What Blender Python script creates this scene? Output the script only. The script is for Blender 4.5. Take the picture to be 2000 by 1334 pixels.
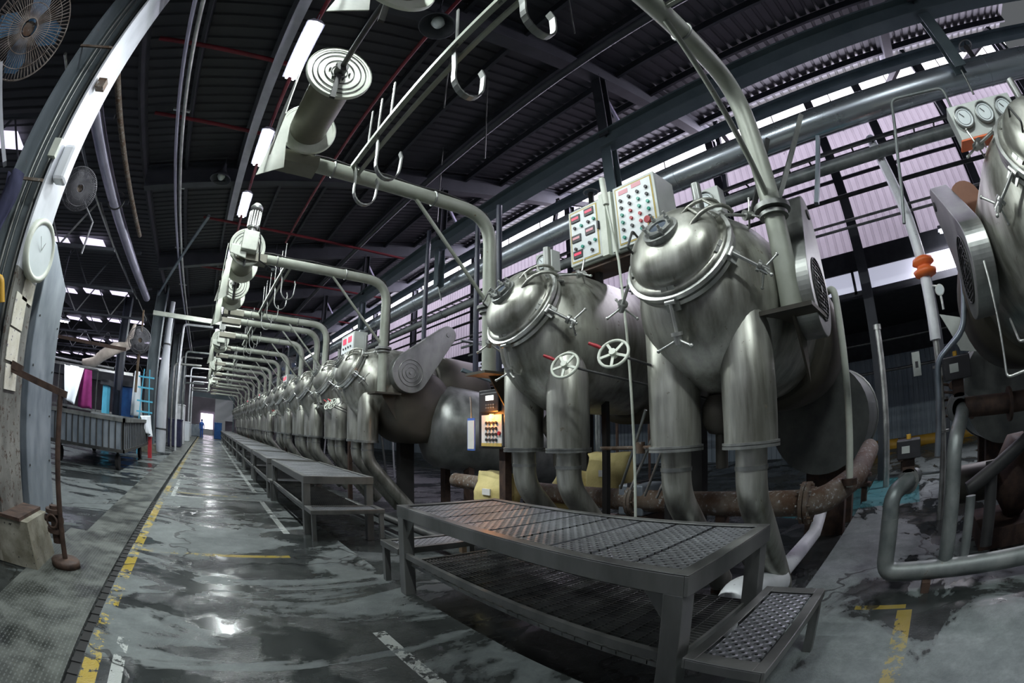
import bpy, math, random
from mathutils import Vector, Matrix
R=math.radians; PI=math.pi
rnd=random.Random(7)
sc=bpy.context.scene
C=sc.collection
for o in list(bpy.data.objects): bpy.data.objects.remove(o)

# ---------------------------------------------------------------- camera (16 mm fisheye, 36 mm sensor)
cd=bpy.data.cameras.new('camera'); cam=bpy.data.objects.new('camera',cd); C.objects.link(cam); sc.camera=cam
cd.type='PANO'; cd.panorama_type='FISHEYE_EQUISOLID'
cd.fisheye_lens=16.068; cd.fisheye_fov=PI
cd.sensor_width=36; cd.sensor_height=24; cd.sensor_fit='HORIZONTAL'
cd.clip_start=.02; cd.clip_end=300
yw,pt,rl=R(-38.744),R(12.05),R(-0.332)
A=Matrix(((1,0,0),(0,0,-1),(0,1,0)))
cam.matrix_world=Matrix.Translation((0,0,1.5))@(Matrix.Rotation(yw,3,'Z')@Matrix.Rotation(pt,3,'X')@A@Matrix.Rotation(rl,3,'Z')).to_4x4()

# ---------------------------------------------------------------- world, colour management, large lights
w=bpy.data.worlds.new('world'); sc.world=w; w.use_nodes=True
bg=w.node_tree.nodes['Background']; bg.inputs[0].default_value=(.66,.70,.74,1); bg.inputs[1].default_value=.16
sc.view_settings.view_transform='Standard'; sc.view_settings.look='None'; sc.view_settings.gamma=1; sc.view_settings.exposure=0.0
sc.view_settings.use_curve_mapping=False
def area(name,loc,rot,sx,sy,power,col,cat=None):
    l=bpy.data.lights.new(name,'AREA'); l.shape='RECTANGLE'; l.size=sx; l.size_y=sy; l.energy=power; l.color=col
    o=bpy.data.objects.new(name,l); C.objects.link(o); o.location=loc; o.rotation_euler=rot
    return o
# daylight that comes in through the clerestory of the right wall and the rooflights of the left bay
area('clerestory_daylight',(10.9,12,9.6),(0,R(62),0),.8,50,2000,(.84,.78,1))
area('outside_daylight',(14.5,14,8.2),(0,R(90),0),4,56,4200,(.92,.85,1))
area('left_rooflight_daylight',(-9,7,6.2),(0,R(-38),0),3,26,330,(.80,.82,1))
area('left_rooflight_daylight',(-9,34,6.2),(0,R(-38),0),3,26,300,(.78,.76,1))

# ---------------------------------------------------------------- node helpers
class NX:
    def __init__(s,nt): s.nt=nt
    def n(s,t,**k):
        x=s.nt.nodes.new(t)
        for a,b in k.items(): setattr(x,a,b)
        return x
    def put(s,sock,v):
        if isinstance(v,bpy.types.NodeSocket): s.nt.links.new(v,sock)
        elif v is not None: sock.default_value=v
    def m(s,op,a,b=None,c=None,clamp=False):
        x=s.n('ShaderNodeMath',operation=op,use_clamp=clamp); s.put(x.inputs[0],a); s.put(x.inputs[1],b); s.put(x.inputs[2],c); return x.outputs[0]
    def rng(s,v,a,b,c=0.,d=1.):
        x=s.n('ShaderNodeMapRange'); s.put(x.inputs[0],v); x.inputs[1].default_value=a; x.inputs[2].default_value=b; x.inputs[3].default_value=c; x.inputs[4].default_value=d; return x.outputs[0]
    def mix(s,f,a,b):
        x=s.n('ShaderNodeMix',data_type='RGBA'); s.put(x.inputs[0],f); s.put(x.inputs[6],a); s.put(x.inputs[7],b); return x.outputs[2]
    def noise(s,vec,scale,detail=4,rough=.6,dist=0):
        x=s.n('ShaderNodeTexNoise'); s.put(x.inputs['Vector'],vec); x.inputs['Scale'].default_value=scale; x.inputs['Detail'].default_value=detail; x.inputs['Roughness'].default_value=rough; x.inputs['Distortion'].default_value=dist; return x.outputs[0]
    def mapping(s,vec,sc,loc=(0,0,0)):
        x=s.n('ShaderNodeMapping'); s.put(x.inputs[0],vec); x.inputs[3].default_value=sc; s.put(x.inputs[1],loc); return x.outputs[0]
    def band(s,v,a,b):
        return s.m('MULTIPLY',s.m('GREATER_THAN',v,a),s.m('LESS_THAN',v,b))
def c4(c): return (*c,1) if len(c)==3 else c
MATS={}
def mat(name,c1,c2=None,metal=0.,rough=.5,rough2=None,scale=3.,stretch=(1,1,1),bump=0.,spots=None,spot_t=.62,emit=None,es=0,detail=5,contrast=(.35,.65),coat=0):
    m=bpy.data.materials.new(name); m.use_nodes=True; nt=m.node_tree; x=NX(nt); b=nt.nodes['Principled BSDF']
    tc=x.n('ShaderNodeTexCoord'); oi=x.n('ShaderNodeObjectInfo')
    loc=x.n('ShaderNodeCombineXYZ'); r=x.m('MULTIPLY',oi.outputs['Random'],37.); nt.links.new(r,loc.inputs[0]); nt.links.new(r,loc.inputs[1])
    v=x.mapping(tc.outputs['Object'],stretch,loc.outputs[0])
    n=x.noise(v,scale,detail)
    f=x.rng(n,contrast[0],contrast[1])
    col=x.mix(f,c4(c1),c4(c2 or c1))
    b.inputs['Metallic'].default_value=metal
    if rough2 is not None: nt.links.new(x.rng(n,contrast[0],contrast[1],rough,rough2),b.inputs['Roughness'])
    else: b.inputs['Roughness'].default_value=rough
    if spots:
        n2=x.noise(x.mapping(tc.outputs['Object'],(1,1,1),loc.outputs[0]),scale*4,6,.7)
        sf=x.rng(n2,spot_t,spot_t+.05); col=x.mix(sf,col,c4(spots))
        nt.links.new(x.m('MULTIPLY',x.m('SUBTRACT',1.,sf),metal),b.inputs['Metallic'])
    nt.links.new(col,b.inputs['Base Color'])
    if bump:
        bp=x.n('ShaderNodeBump'); bp.inputs['Strength'].default_value=bump; bp.inputs['Distance'].default_value=.01
        nt.links.new(x.noise(v,scale*3,4),bp.inputs['Height']); nt.links.new(bp.outputs[0],b.inputs['Normal'])
    if emit: b.inputs['Emission Color'].default_value=c4(emit); b.inputs['Emission Strength'].default_value=es
    MATS[name]=m; return m
M={}
M['kier']=mat('kier_steel',(.18,.18,.15),(.50,.505,.455),.68,.30,.50,3.0,(2.2,2.2,.3),.08,contrast=(.32,.68),detail=9,spots=(.13,.115,.085),spot_t=.64)
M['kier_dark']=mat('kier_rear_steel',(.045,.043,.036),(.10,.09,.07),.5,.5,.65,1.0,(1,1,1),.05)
M['steel']=mat('steel_bright',(.42,.43,.41),(.62,.63,.6),.85,.28,.42,5,(1,1,1),.02)
M['steel_mid']=mat('steel_mid',(.20,.21,.20),(.36,.37,.35),.8,.35,.5,4,(1,1,.5),.04)
M['bench']=mat('bench_steel',(.17,.175,.17),(.29,.295,.285),.8,.33,.5,3,(1,1,.4),.04)
M['pole']=mat('pole_paint',(.25,.27,.22),(.36,.38,.33),.25,.4,.55,2,(1,1,1),.05,spots=(.13,.08,.03),spot_t=.66)
M['reel']=mat('reel_drum',(.16,.155,.12),(.20,.195,.155),.3,.45,None,3)
M['cream']=mat('cream_paint',(.50,.54,.46),(.66,.69,.60),0,.45,None,4,spots=(.25,.18,.08),spot_t=.68)
M['beam']=mat('blue_grey_beam',(.085,.12,.135),(.13,.17,.185),.1,.45,.6,2)
M['roof']=mat('roof_sheet',(.028,.03,.035),(.05,.052,.06),.1,.6,.75,.8,(1,.3,1))
M['rafter']=mat('rafter_steel',(.03,.034,.042),(.05,.055,.065),.1,.6,None,1.5)
M['duct']=mat('insulated_duct',(.50,.56,.60),(.66,.72,.76),.85,.2,.34,1.5,(1,.3,1),.06)
M['pipe_grey']=mat('grey_pipe',(.13,.15,.15),(.27,.29,.28),.4,.4,.55,3,spots=(.12,.08,.05),spot_t=.66)
M['pipe_dark']=mat('dark_pipe',(.03,.032,.032),(.07,.07,.068),.4,.45,.6,3)
M['rust']=mat('rusty_steel',(.10,.055,.03),(.20,.17,.14),.2,.7,.85,6,bump=.3,spots=(.35,.36,.36),spot_t=.58)
M['rustdark']=mat('rusty_dark',(.035,.022,.018),(.09,.055,.04),.3,.6,.8,9,bump=.3,spots=(.3,.28,.25),spot_t=.70)
M['white_pipe']=mat('white_pipe_wrap',(.62,.64,.66),(.82,.84,.86),.1,.35,.5,3,spots=(.1,.1,.1),spot_t=.64)
M['purple_pipe']=mat('galvanised_pipe',(.42,.40,.52),(.55,.53,.66),.6,.32,.42,2)
M['column']=mat('column_paint',(.10,.125,.14),(.19,.22,.235),.15,.45,.6,2,(1,1,.4),spots=(.16,.08,.04),spot_t=.66)
M['column_white']=mat('column_flange_paint',(.38,.40,.43),(.56,.58,.61),.1,.45,.6,2,(1,1,.4),spots=(.13,.07,.04),spot_t=.69)
M['column_rusty']=mat('column_rusty_paint',(.10,.10,.09),(.20,.20,.18),.1,.6,.8,4,(1,1,.6),spots=(.05,.03,.02),spot_t=.56,bump=.3)
M['galv']=mat('galvanised_sheet',(.20,.24,.28),(.34,.38,.42),.55,.35,.5,3,(1,1,.5),.03)
M['concrete']=mat('plinth_concrete',(.13,.12,.085),(.28,.27,.22),0,.75,.9,5,bump=.4,spots=(.03,.03,.025),spot_t=.6)
M['black']=mat('black_plastic',(.02,.02,.022),(.035,.035,.04),0,.45)
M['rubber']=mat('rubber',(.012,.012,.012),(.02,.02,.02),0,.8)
M['red']=mat('red_grip',(.35,.02,.03),(.45,.04,.05),0,.4)
M['redpipe']=mat('sprinkler_red',(.13,.012,.018),(.20,.015,.025),.1,.45)
M['orange']=mat('orange_valve',(.75,.13,.03),(.85,.2,.05),0,.4)
M['yellow']=mat('yellow_pipe',(.5,.28,.03),(.6,.35,.05),0,.5)
M['sack']=mat('sack_paper',(.50,.42,.16),(.66,.56,.25),0,.65,.8,4,bump=.5)
M['paper']=mat('paper',(.62,.63,.60),(.75,.75,.72),0,.8)
M['notice']=mat('paper_notice',(.55,.52,.42),(.68,.66,.58),0,.8,scale=6,spots=(.12,.1,.14),spot_t=.60,bump=.1)
M['dial']=mat('dial_face',(.62,.68,.68),(.68,.74,.74),0,.3)
M['panel']=mat('panel_grey',(.42,.45,.42),(.5,.53,.5),.1,.4,.5,5,spots=(.33,.22,.07),spot_t=.70)
M['panelface']=mat('panel_face',(.62,.66,.66),(.70,.74,.74),0,.4)
M['ochre']=mat('panel_gasket',(.45,.33,.08),(.52,.4,.12),0,.6)
M['green']=mat('button_green',(.0,.22,.16),(.0,.3,.2),0,.35)
M['redlit']=mat('red_display',(.5,.03,.07),None,0,.4,emit=(1,.05,.12),es=.7)
M['pinkpaper']=mat('pink_label',(.75,.38,.42),None,0,.6)
M['bluelab']=mat('blue_panel',(.08,.18,.6),None,0,.4)
M['lcd']=mat('lit_lcd',(.8,.9,.85),None,0,.4,emit=(.85,.95,.9),es=2.2)
M['amber']=mat('amber_lamp',(1,.4,.05),None,0,.4,emit=(1,.36,.05),es=14)
M['tube']=mat('fluorescent_tube',(1,1,1),None,0,.4,emit=(.86,.88,1),es=30)
M['fixture']=mat('light_tray',(.30,.30,.36),(.38,.38,.44),.1,.4)
M['fanblue']=mat('fan_blade_blue',(.06,.15,.26),(.11,.24,.38),.1,.35,.5,4,spots=(.05,.04,.035),spot_t=.62)
M['cage']=mat('fan_cage_rust',(.16,.12,.09),(.42,.38,.34),.5,.5,.7,8)
M['cage_grey']=mat('fan_cage_grey',(.10,.10,.11),(.16,.16,.17),.3,.5)
M['cloth_dark']=mat('navy_cloth',(.02,.022,.05),(.04,.042,.09),0,.9,bump=.3)
M['cloth_white']=mat('white_fabric',(.72,.78,.82),(.85,.9,.92),0,.8,bump=.2,stretch=(1,1,.2))
M['cloth_magenta']=mat('magenta_fabric',(.22,.02,.12),(.3,.03,.18),0,.8)
M['cloth_blue']=mat('blue_fabric',(.03,.10,.35),(.05,.15,.5),0,.8)
M['cloth_beige']=mat('beige_fabric',(.42,.36,.31),(.55,.48,.42),0,.8,scale=6,bump=.4)
M['bluepaint']=mat('blue_paint',(.02,.08,.26),(.03,.13,.38),.1,.45)
M['cyan']=mat('cyan_paint',(.08,.42,.6),(.12,.5,.7),.1,.45)
M['darkwall']=mat('dark_sheet',(.022,.024,.03),(.04,.042,.05),.1,.7)
M['lilacwall']=mat('lilac_sheet',(.42,.39,.43),(.52,.485,.53),.1,.5,.6,.6,spots=(.16,.14,.17),spot_t=.70)
M['lowwall']=mat('grey_sheet',(.20,.25,.29),(.32,.37,.41),.2,.5,.6,1,(1,2,.2))
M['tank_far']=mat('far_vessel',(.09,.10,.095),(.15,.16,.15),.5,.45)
M['wood']=mat('wood_dark',(.09,.06,.035),(.16,.11,.07),0,.7)
M['skylight']=mat('skylight_sheet',(.8,.78,.85),None,0,.5,emit=(1,.94,1),es=5)
M['leftglow']=mat('left_rooflight',(.8,.78,.85),None,0,.5,emit=(.78,.72,.95),es=1.3)
M['endglow']=mat('end_opening_daylight',(.9,.85,1),None,0,.5,emit=(.95,.86,1),es=3.5)
M['annexglow']=mat('annex_window_pane',(.8,.8,.9),None,0,.3,emit=(.72,.74,.92),es=.55)
M['signw']=mat('white_board',(.7,.72,.75),None,0,.5)
M['hose']=mat('navy_hose',(.02,.025,.04),(.03,.035,.06),0,.4)
M['glass']=mat('sight_glass_pane',(.10,.12,.15),None,0,.06)
M['brownmotor']=mat('motor_brown',(.16,.07,.04),(.22,.1,.06),.3,.5)
M['tan']=mat('tan_board',(.6,.38,.22),(.68,.45,.28),0,.6)

nt=M['lilacwall'].node_tree; x=NX(nt); p=nt.nodes['Principled BSDF']; tr=x.n('ShaderNodeBsdfTranslucent'); mx=x.n('ShaderNodeMixShader'); mx.inputs[0].default_value=.45
src=p.inputs['Base Color'].links[0].from_socket; nt.links.new(src,tr.inputs[0]); nt.links.new(p.outputs[0],mx.inputs[1]); nt.links.new(tr.outputs[0],mx.inputs[2]); nt.links.new(mx.outputs[0],nt.nodes['Material Output'].inputs[0])
# perforated tread plate
def perf(name,s,base,hole):
    m=bpy.data.materials.new(name); m.use_nodes=True; nt=m.node_tree; x=NX(nt); b=nt.nodes['Principled BSDF']
    tc=x.n('ShaderNodeTexCoord'); sp=x.n('ShaderNodeSeparateXYZ'); nt.links.new(tc.outputs['Object'],sp.inputs[0])
    def lat(off):
        a=x.m('SUBTRACT',x.m('FRACT',x.m('ADD',x.m('DIVIDE',sp.outputs[0],s),off)),.5)
        c=x.m('SUBTRACT',x.m('FRACT',x.m('ADD',x.m('DIVIDE',sp.outputs[1],s),off)),.5)
        return x.m('SQRT',x.m('ADD',x.m('MULTIPLY',a,a),x.m('MULTIPLY',c,c)))
    d=x.m('MINIMUM',lat(100.),lat(100.5))
    h=x.m('LESS_THAN',d,hole)
    n=x.noise(tc.outputs['Object'],2.5,5)
    col=x.mix(x.rng(n,.35,.65),c4(base),c4(tuple(k*1.6 for k in base)))
    nt.links.new(x.mix(h,col,(.004,.004,.004,1)),b.inputs['Base Color'])
    nt.links.new(x.m('MULTIPLY',x.m('SUBTRACT',1.,h),.8),b.inputs['Metallic'])
    nt.links.new(x.mix(h,(.36,.36,.36,1),(1,1,1,1)),b.inputs['Roughness'])
    bp=x.n('ShaderNodeBump'); bp.inputs['Strength'].default_value=.9; bp.inputs['Distance'].default_value=.006
    nt.links.new(x.rng(d,hole,hole+.22,1,0),bp.inputs['Height']); nt.links.new(bp.outputs[0],b.inputs['Normal'])
    return m
M['perf']=perf('perforated_plate',.07,(.27,.28,.30),.13)
# fluted corrugated panels come as geometry; floor material
def floor_mat(name,wet_bias=0.,teal=False,dark=1.,lines=True):
    m=bpy.data.materials.new(name); m.use_nodes=True; nt=m.node_tree; x=NX(nt); b=nt.nodes['Principled BSDF']
    g=x.n('ShaderNodeNewGeometry'); P=g.outputs['Position']; sp=x.n('ShaderNodeSeparateXYZ'); nt.links.new(P,sp.inputs[0]); X,Y=sp.outputs[0],sp.outputs[1]
    big=x.noise(x.mapping(P,(.55,1.15,1)),.8,6,.6,.9); fine=x.noise(P,28,4,.7); mid=x.noise(P,5,6,.65)
    dry=x.mix(x.rng(mid,.3,.7),(.07*dark,.082*dark,.082*dark,1),(.145*dark,.165*dark,.16*dark,1))
    dry=x.mix(x.rng(fine,.45,.75,0,.5),dry,(.06*dark,.07*dark,.072*dark,1))
    if teal:
        tb=x.m('MULTIPLY',x.band(x.m('ADD',X,x.m('MULTIPLY',big,1.2)),8.3,11.3),x.band(Y,-.2,3.2)); dry=x.mix(x.m('MULTIPLY',tb,.75),dry,(.03,.16,.17,1))
    wetf=x.rng(x.m('ADD',x.m('ADD',big,x.m('MULTIPLY',mid,.16)),x.m('ADD',wet_bias,x.rng(Y,2.,7.,.06,-.01))),.56,.60)
    wet=x.mix(x.rng(mid,.3,.7),(.014,.017,.017,1),(.04,.045,.043,1))
    col=x.mix(wetf,dry,wet)
    if teal: col=x.mix(x.m('MULTIPLY',tb,.65),col,(.03,.15,.16,1))
    if lines:
        wear=x.noise(P,9,6,.75); wear2=x.m('ADD',wear,x.m('MULTIPLY',x.m('SUBTRACT',big,.5),.8))
        yl=x.band(X,-1.02,-.90)
        yl=x.m('MULTIPLY',yl,x.m('GREATER_THAN',wear2,.49))
        yc=x.m('MULTIPLY',x.m('ADD',x.band(Y,5.22,5.32),x.band(Y,9.80,9.92)),x.band(X,-.9,.95))
        yc=x.m('MULTIPLY',yc,x.m('GREATER_THAN',wear2,.46))
        yr=x.m('MULTIPLY',x.band(X,2.3,3.45),x.band(Y,-.16,-.03)); yr2=x.m('MULTIPLY',x.band(X,3.48,3.56),x.band(Y,-.1,.35))
        yr=x.m('MULTIPLY',x.m('ADD',yr,yr2),x.m('GREATER_THAN',wear2,.5))
        ym=x.m('MAXIMUM',yl,x.m('MAXIMUM',x.m('MULTIPLY',yc,.7),x.m('MULTIPLY',yr,.7)))
        col=x.mix(x.m('MULTIPLY',ym,.8),col,(.42,.31,.04,1))
        wl=x.m('MULTIPLY',x.band(X,1.10,1.20),x.m('ADD',x.band(Y,6.5,9.4),x.m('ADD',x.band(Y,1.0,3.0),x.band(Y,10.6,40))))
        wl2=x.m('MULTIPLY',x.band(X,-.82,-.73),x.m('ADD',x.band(Y,0,2.95),x.band(Y,9.3,12)))
        wl3=x.m('MULTIPLY',x.band(Y,9.38,9.47),x.band(X,-.8,1.15)); wl4=x.m('MULTIPLY',x.band(Y,12.6,12.7),x.band(X,-.8,1.15))
        wm=x.m('MULTIPLY',x.m('MAXIMUM',x.m('MAXIMUM',wl,wl2),x.m('MAXIMUM',wl3,wl4)),x.m('GREATER_THAN',wear2,.46))
        col=x.mix(wm,col,(.36,.38,.36,1))
    # cracks
    warp=x.n('ShaderNodeVectorMath',operation='ADD'); nt.links.new(P,warp.inputs[0])
    nv=x.n('ShaderNodeTexNoise'); nv.inputs['Scale'].default_value=2.2; nt.links.new(P,nv.inputs['Vector']); nt.links.new(nv.outputs[1],warp.inputs[1])
    vo=x.n('ShaderNodeTexVoronoi',feature='DISTANCE_TO_EDGE'); vo.inputs['Scale'].default_value=.33; nt.links.new(warp.outputs[0],vo.inputs['Vector'])
    crack=x.m('LESS_THAN',vo.outputs[0],.006); col=x.mix(x.m('MULTIPLY',crack,.8),col,(.008,.009,.009,1))
    nt.links.new(col,b.inputs['Base Color'])
    nt.links.new(x.mix(wetf,(.6,.6,.6,1),(.2,.2,.2,1)),b.inputs['Roughness'])
    bp=x.n('ShaderNodeBump'); bp.inputs['Strength'].default_value=.8; bp.inputs['Distance'].default_value=.016
    gravel=x.noise(P,55,3,.7)
    hh=x.m('ADD',x.m('MULTIPLY',gravel,x.rng(x.noise(P,1.3,3),.45,.6)),x.m('MULTIPLY',x.m('MINIMUM',vo.outputs[0],.02),20.))
    nt.links.new(hh,bp.inputs['Height']); nt.links.new(bp.outputs[0],b.inputs['Normal'])
    return m
M['floor']=floor_mat('wet_concrete_floor')
M['floor_right']=floor_mat('concrete_floor_right',-.11,True,1.5)
M['floor_low']=floor_mat('wet_shaded_trench_floor',.02,True,.5,False)  # wet concrete, dry tone darkened to carry the shade beneath the kiers
def tread(name):
    m=bpy.data.materials.new(name); m.use_nodes=True; nt=m.node_tree; x=NX(nt); b=nt.nodes['Principled BSDF']
    g=x.n('ShaderNodeNewGeometry'); P=g.outputs['Position']; sp=x.n('ShaderNodeSeparateXYZ'); nt.links.new(P,sp.inputs[0]); X,Y=sp.outputs[0],sp.outputs[1]
    s=.035
    a=x.m('SUBTRACT',x.m('FRACT',x.m('DIVIDE',x.m('ADD',X,50.),s)),.5); c=x.m('SUBTRACT',x.m('FRACT',x.m('DIVIDE',x.m('ADD',Y,50.),.05)),.5)
    ln=x.m('LESS_THAN',x.m('ABSOLUTE',a),.16); dd=x.m('MULTIPLY',x.m('LESS_THAN',x.m('ABSOLUTE',c),.3),ln)
    n=x.noise(P,2.2,6,.65)
    col=x.mix(x.rng(n,.35,.62),(.022,.025,.022,1),(.13,.14,.125,1))
    col=x.mix(x.m('MULTIPLY',dd,.6),col,(.16,.175,.165,1))
    nt.links.new(col,b.inputs['Base Color']); b.inputs['Metallic'].default_value=.35
    nt.links.new(x.rng(n,.35,.62,.3,.6),b.inputs['Roughness'])
    bp=x.n('ShaderNodeBump'); bp.inputs['Strength'].default_value=.8; bp.inputs['Distance'].default_value=.006
    nt.links.new(dd,bp.inputs['Height']); nt.links.new(bp.outputs[0],b.inputs['Normal'])
    return m
M['tread']=tread('tread_plate')

# ---------------------------------------------------------------- mesh helpers
def V(*a): return Vector(a[0] if len(a)==1 else a)
def frame(d):
    d=d.normalized(); a=Vector((0,0,1)) if abs(d.z)<.9 else Vector((1,0,0))
    u=d.cross(a).normalized(); return u,d.cross(u).normalized()
class MB:
    def __init__(s): s.v=[];s.f=[];s.sm=[]
    def add(s,vs,fs,smooth=False):
        k=len(s.v); s.v+= [tuple(v) for v in vs]; s.f+=[tuple(i+k for i in f) for f in fs]; s.sm+=[smooth]*len(fs); return s
    def box(s,lo,hi,M_=None):
        vs=[Vector((x,y,z)) for x in (lo[0],hi[0]) for y in (lo[1],hi[1]) for z in (lo[2],hi[2])]
        if M_ is not None: vs=[M_@v for v in vs]
        return s.add(vs,[(0,1,3,2),(4,6,7,5),(0,4,5,1),(2,3,7,6),(0,2,6,4),(1,5,7,3)])
    def bar(s,a,b,w,h,up=None):
        a=V(a);b=V(b);d=(b-a).normalized(); up=V(up) if up else (Vector((0,0,1)) if abs(d.z)<.9 else Vector((1,0,0)))
        u=d.cross(up).normalized(); t=u.cross(d).normalized(); vs=[]
        for p in (a,b):
            for i,j in ((-1,-1),(1,-1),(1,1),(-1,1)): vs.append(p+u*i*w/2+t*j*h/2)
        return s.add(vs,[(3,2,1,0),(4,5,6,7),(0,1,5,4),(1,2,6,5),(2,3,7,6),(3,0,4,7)])
    def ibeam(s,a,b,w,h,t,up=None):
        a=V(a);b=V(b);d=(b-a).normalized(); up=V(up) if up else Vector((0,0,1))
        u=d.cross(up).normalized(); q=u.cross(d).normalized()
        for off in (h/2-t/2,-h/2+t/2): s.bar(a+q*off,b+q*off,w,t,up)
        return s.bar(a,b,t,h-2*t,up)
    def tube(s,pts,r,seg=12,caps=True,closed=False):
        P=[V(p) for p in pts]; n=len(P); rs=r if isinstance(r,(list,tuple)) else [r]*n
        if closed: T=[(P[(i+1)%n]-P[i-1]).normalized() for i in range(n)]
        else:
            T=[(P[min(i+1,n-1)]-P[max(i-1,0)]) for i in range(n)]
            T=[(t.normalized() if t.length>1e-9 else Vector((0,0,1))) for t in T]
        u,_=frame(T[0]); vs=[]
        for i in range(n):
            u=(u-T[i]*u.dot(T[i])).normalized(); w_=T[i].cross(u)
            k=1.
            if 0<i<n-1 and not closed:
                d1=(P[i]-P[i-1]).normalized(); c=max(.5,d1.dot(T[i])); k=1/c if c<.995 else 1.
                k=min(k,1.15)
            for j in range(seg):
                a=2*PI*j/seg; vs.append(P[i]+(u*math.cos(a)+w_*math.sin(a))*rs[i]*k)
        fs=[]
        for i in range(n if closed else n-1):
            i2=(i+1)%n
            for j in range(seg):
                j2=(j+1)%seg; fs.append((i*seg+j,i*seg+j2,i2*seg+j2,i2*seg+j))
        s.add(vs,fs,True)
        if caps and not closed:
            s.add(vs[:seg],[tuple(range(seg))[::-1]]); s.add(vs[-seg:],[tuple(range(seg))])
        return s
    def lathe(s,prof,o=(0,0,0),ax=(0,0,1),seg=24,smooth=True,sc=(1,1,1),cap=True):
        o=V(o);ax=V(ax).normalized();u,w_=frame(ax); vs=[];n=len(prof)
        for r,h in prof:
            for j in range(seg):
                a=2*PI*j/seg; q=(u*math.cos(a)+w_*math.sin(a))*max(r,1e-4)+ax*h
                vs.append(o+Vector((q.x*sc[0],q.y*sc[1],q.z*sc[2])))
        fs=[(i*seg+j,i*seg+(j+1)%seg,(i+1)*seg+(j+1)%seg,(i+1)*seg+j) for i in range(n-1) for j in range(seg)]
        s.add(vs,fs,smooth)
        if prof[0][0]<=.002 and prof[0][1]==prof[1][1]: cap=False
        if not cap: return s
        if prof[0][0]>.002: s.add(vs[:seg],[tuple(range(seg))[::-1]])
        if prof[-1][0]>.002: s.add(vs[-seg:],[tuple(range(seg))])
        return s
    def cyl(s,a,b,r,seg=16,r2=None):
        a=V(a);b=V(b); return s.lathe([(r,0),(r2 if r2 is not None else r,(b-a).length)],a,b-a,seg)
    def prism(s,poly,o,u,v,th):
        o=V(o);u=V(u);v=V(v);n=u.cross(v).normalized(); k=len(poly)
        a=[o+u*p[0]+v*p[1] for p in poly]; b=[p+n*th for p in a]
        return s.add(a+b,[tuple(range(k))[::-1],tuple(range(k,2*k))]+[(i,(i+1)%k,k+(i+1)%k,k+i) for i in range(k)])
    def ring(s,c,ax,Rr,r,seg=24,sg=8,a0=0,a1=2*PI):
        c=V(c);u,w_=frame(V(ax)); full=abs(a1-a0-2*PI)<1e-6; n=seg
        pts=[c+(u*math.cos(a0+(a1-a0)*i/n)+w_*math.sin(a0+(a1-a0)*i/n))*Rr for i in range(n if full else n+1)]
        return s.tube(pts,r,sg,True,full)
    def build(s,name,m,parent=None,loc=(0,0,0),bevel=0):
        me=bpy.data.meshes.new(name); me.from_pydata(s.v,[],s.f); me.polygons.foreach_set('use_smooth',s.sm)
        me.materials.append(M[m] if isinstance(m,str) else m); me.update()
        o=bpy.data.objects.new(name,me); C.objects.link(o); o.location=loc
        if parent: o.parent=parent
        if bevel:
            b=o.modifiers.new('bevel','BEVEL'); b.width=bevel; b.segments=2; b.limit_method='ANGLE'; b.angle_limit=R(50)
        return o
def bend(pts,rad,n=6):
    P=[V(p) for p in pts]; out=[P[0]]
    for i in range(1,len(P)-1):
        a=(P[i-1]-P[i]); b=(P[i+1]-P[i]); r=min(rad,a.length*.48,b.length*.48)
        p0=P[i]+a.normalized()*r; p2=P[i]+b.normalized()*r
        for k in range(n+1):
            t=k/n; out.append(p0*(1-t)**2+P[i]*2*t*(1-t)+p2*t*t)
    out.append(P[-1]); return out
def T(name,label,cat,loc=(0,0,0),group=None,rz=0):
    o=bpy.data.objects.new(name,None); C.objects.link(o); o.location=loc; o.rotation_euler=(0,0,rz); o.empty_display_size=.1
    o['label']=label; o['category']=cat
    if group: o['group']=group
    return o
def tag(o,label,cat,group=None):
    o['label']=label; o['category']=cat
    if group: o['group']=group
    return o
def S(o,label=None):
    o['kind']='structure'
    if label: o['label']=label
    return o
def dup(root,loc=None,label=None,group=None,skip=(),rz=None):
    r=root.copy(); C.objects.link(r)
    if loc is not None: r.location=loc
    if rz is not None: r.rotation_euler=(0,0,rz)
    if label: r['label']=label
    if group: r['group']=group
    for ch in list(root.children):
        if ch.name.split('.')[0] in skip: continue
        c=ch.copy(); C.objects.link(c); c.parent=r
        for g in list(ch.children):
            d=g.copy(); C.objects.link(d); d.parent=c
    return r
ORD=['nearest','second','third','fourth','fifth','sixth','seventh','eighth','ninth','tenth','eleventh','twelfth','thirteenth','fourteenth','fifteenth','sixteenth','seventeenth','eighteenth','nineteenth','twentieth']

# ================================================================ SETTING
b=MB(); b.box((-1.03,-7,-.3),(1.8,62,0)); S(b.build('floor','floor'))
b=MB(); b.box((1.8,-7,-.3),(21,.92,0)); S(b.build('floor','floor_right'))
b=MB(); b.box((1.8,.92,-.5),(21,62,-.13)); S(b.build('floor','floor_low'))
b=MB(); b.box((-22,-7,-.3),(-1.12,62,-.005)); S(b.build('floor','floor'))
b=MB(); b.box((-1.12,-7,-.3),(-1.03,62,-.10)); S(b.build('trim_1','rubber'))
# tread plate walkway beside the drain channel
b=MB(); b.box((-2.0,-6,-.004),(-1.12,5.7,.006)); S(b.build('trim_2','tread'))
b=MB(); b.box((-1.75,5.7,-.004),(-1.12,60,.006)); S(b.build('trim_3','tread'))
b=MB()
for i in range(60): y=-1+i*.16; b.box((-1.125,y,-.03),(-1.03,y+.05,-.02))
b.box((-1.12,-1,-.09),(-1.035,8.6,-.028)); b.build('drain_grate','rubber'); tag(bpy.data.objects['drain_grate'],'narrow dark drain grate in the channel beside the yellow floor line','drain')
def roofz(x): return 7.55+.235*x
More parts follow.
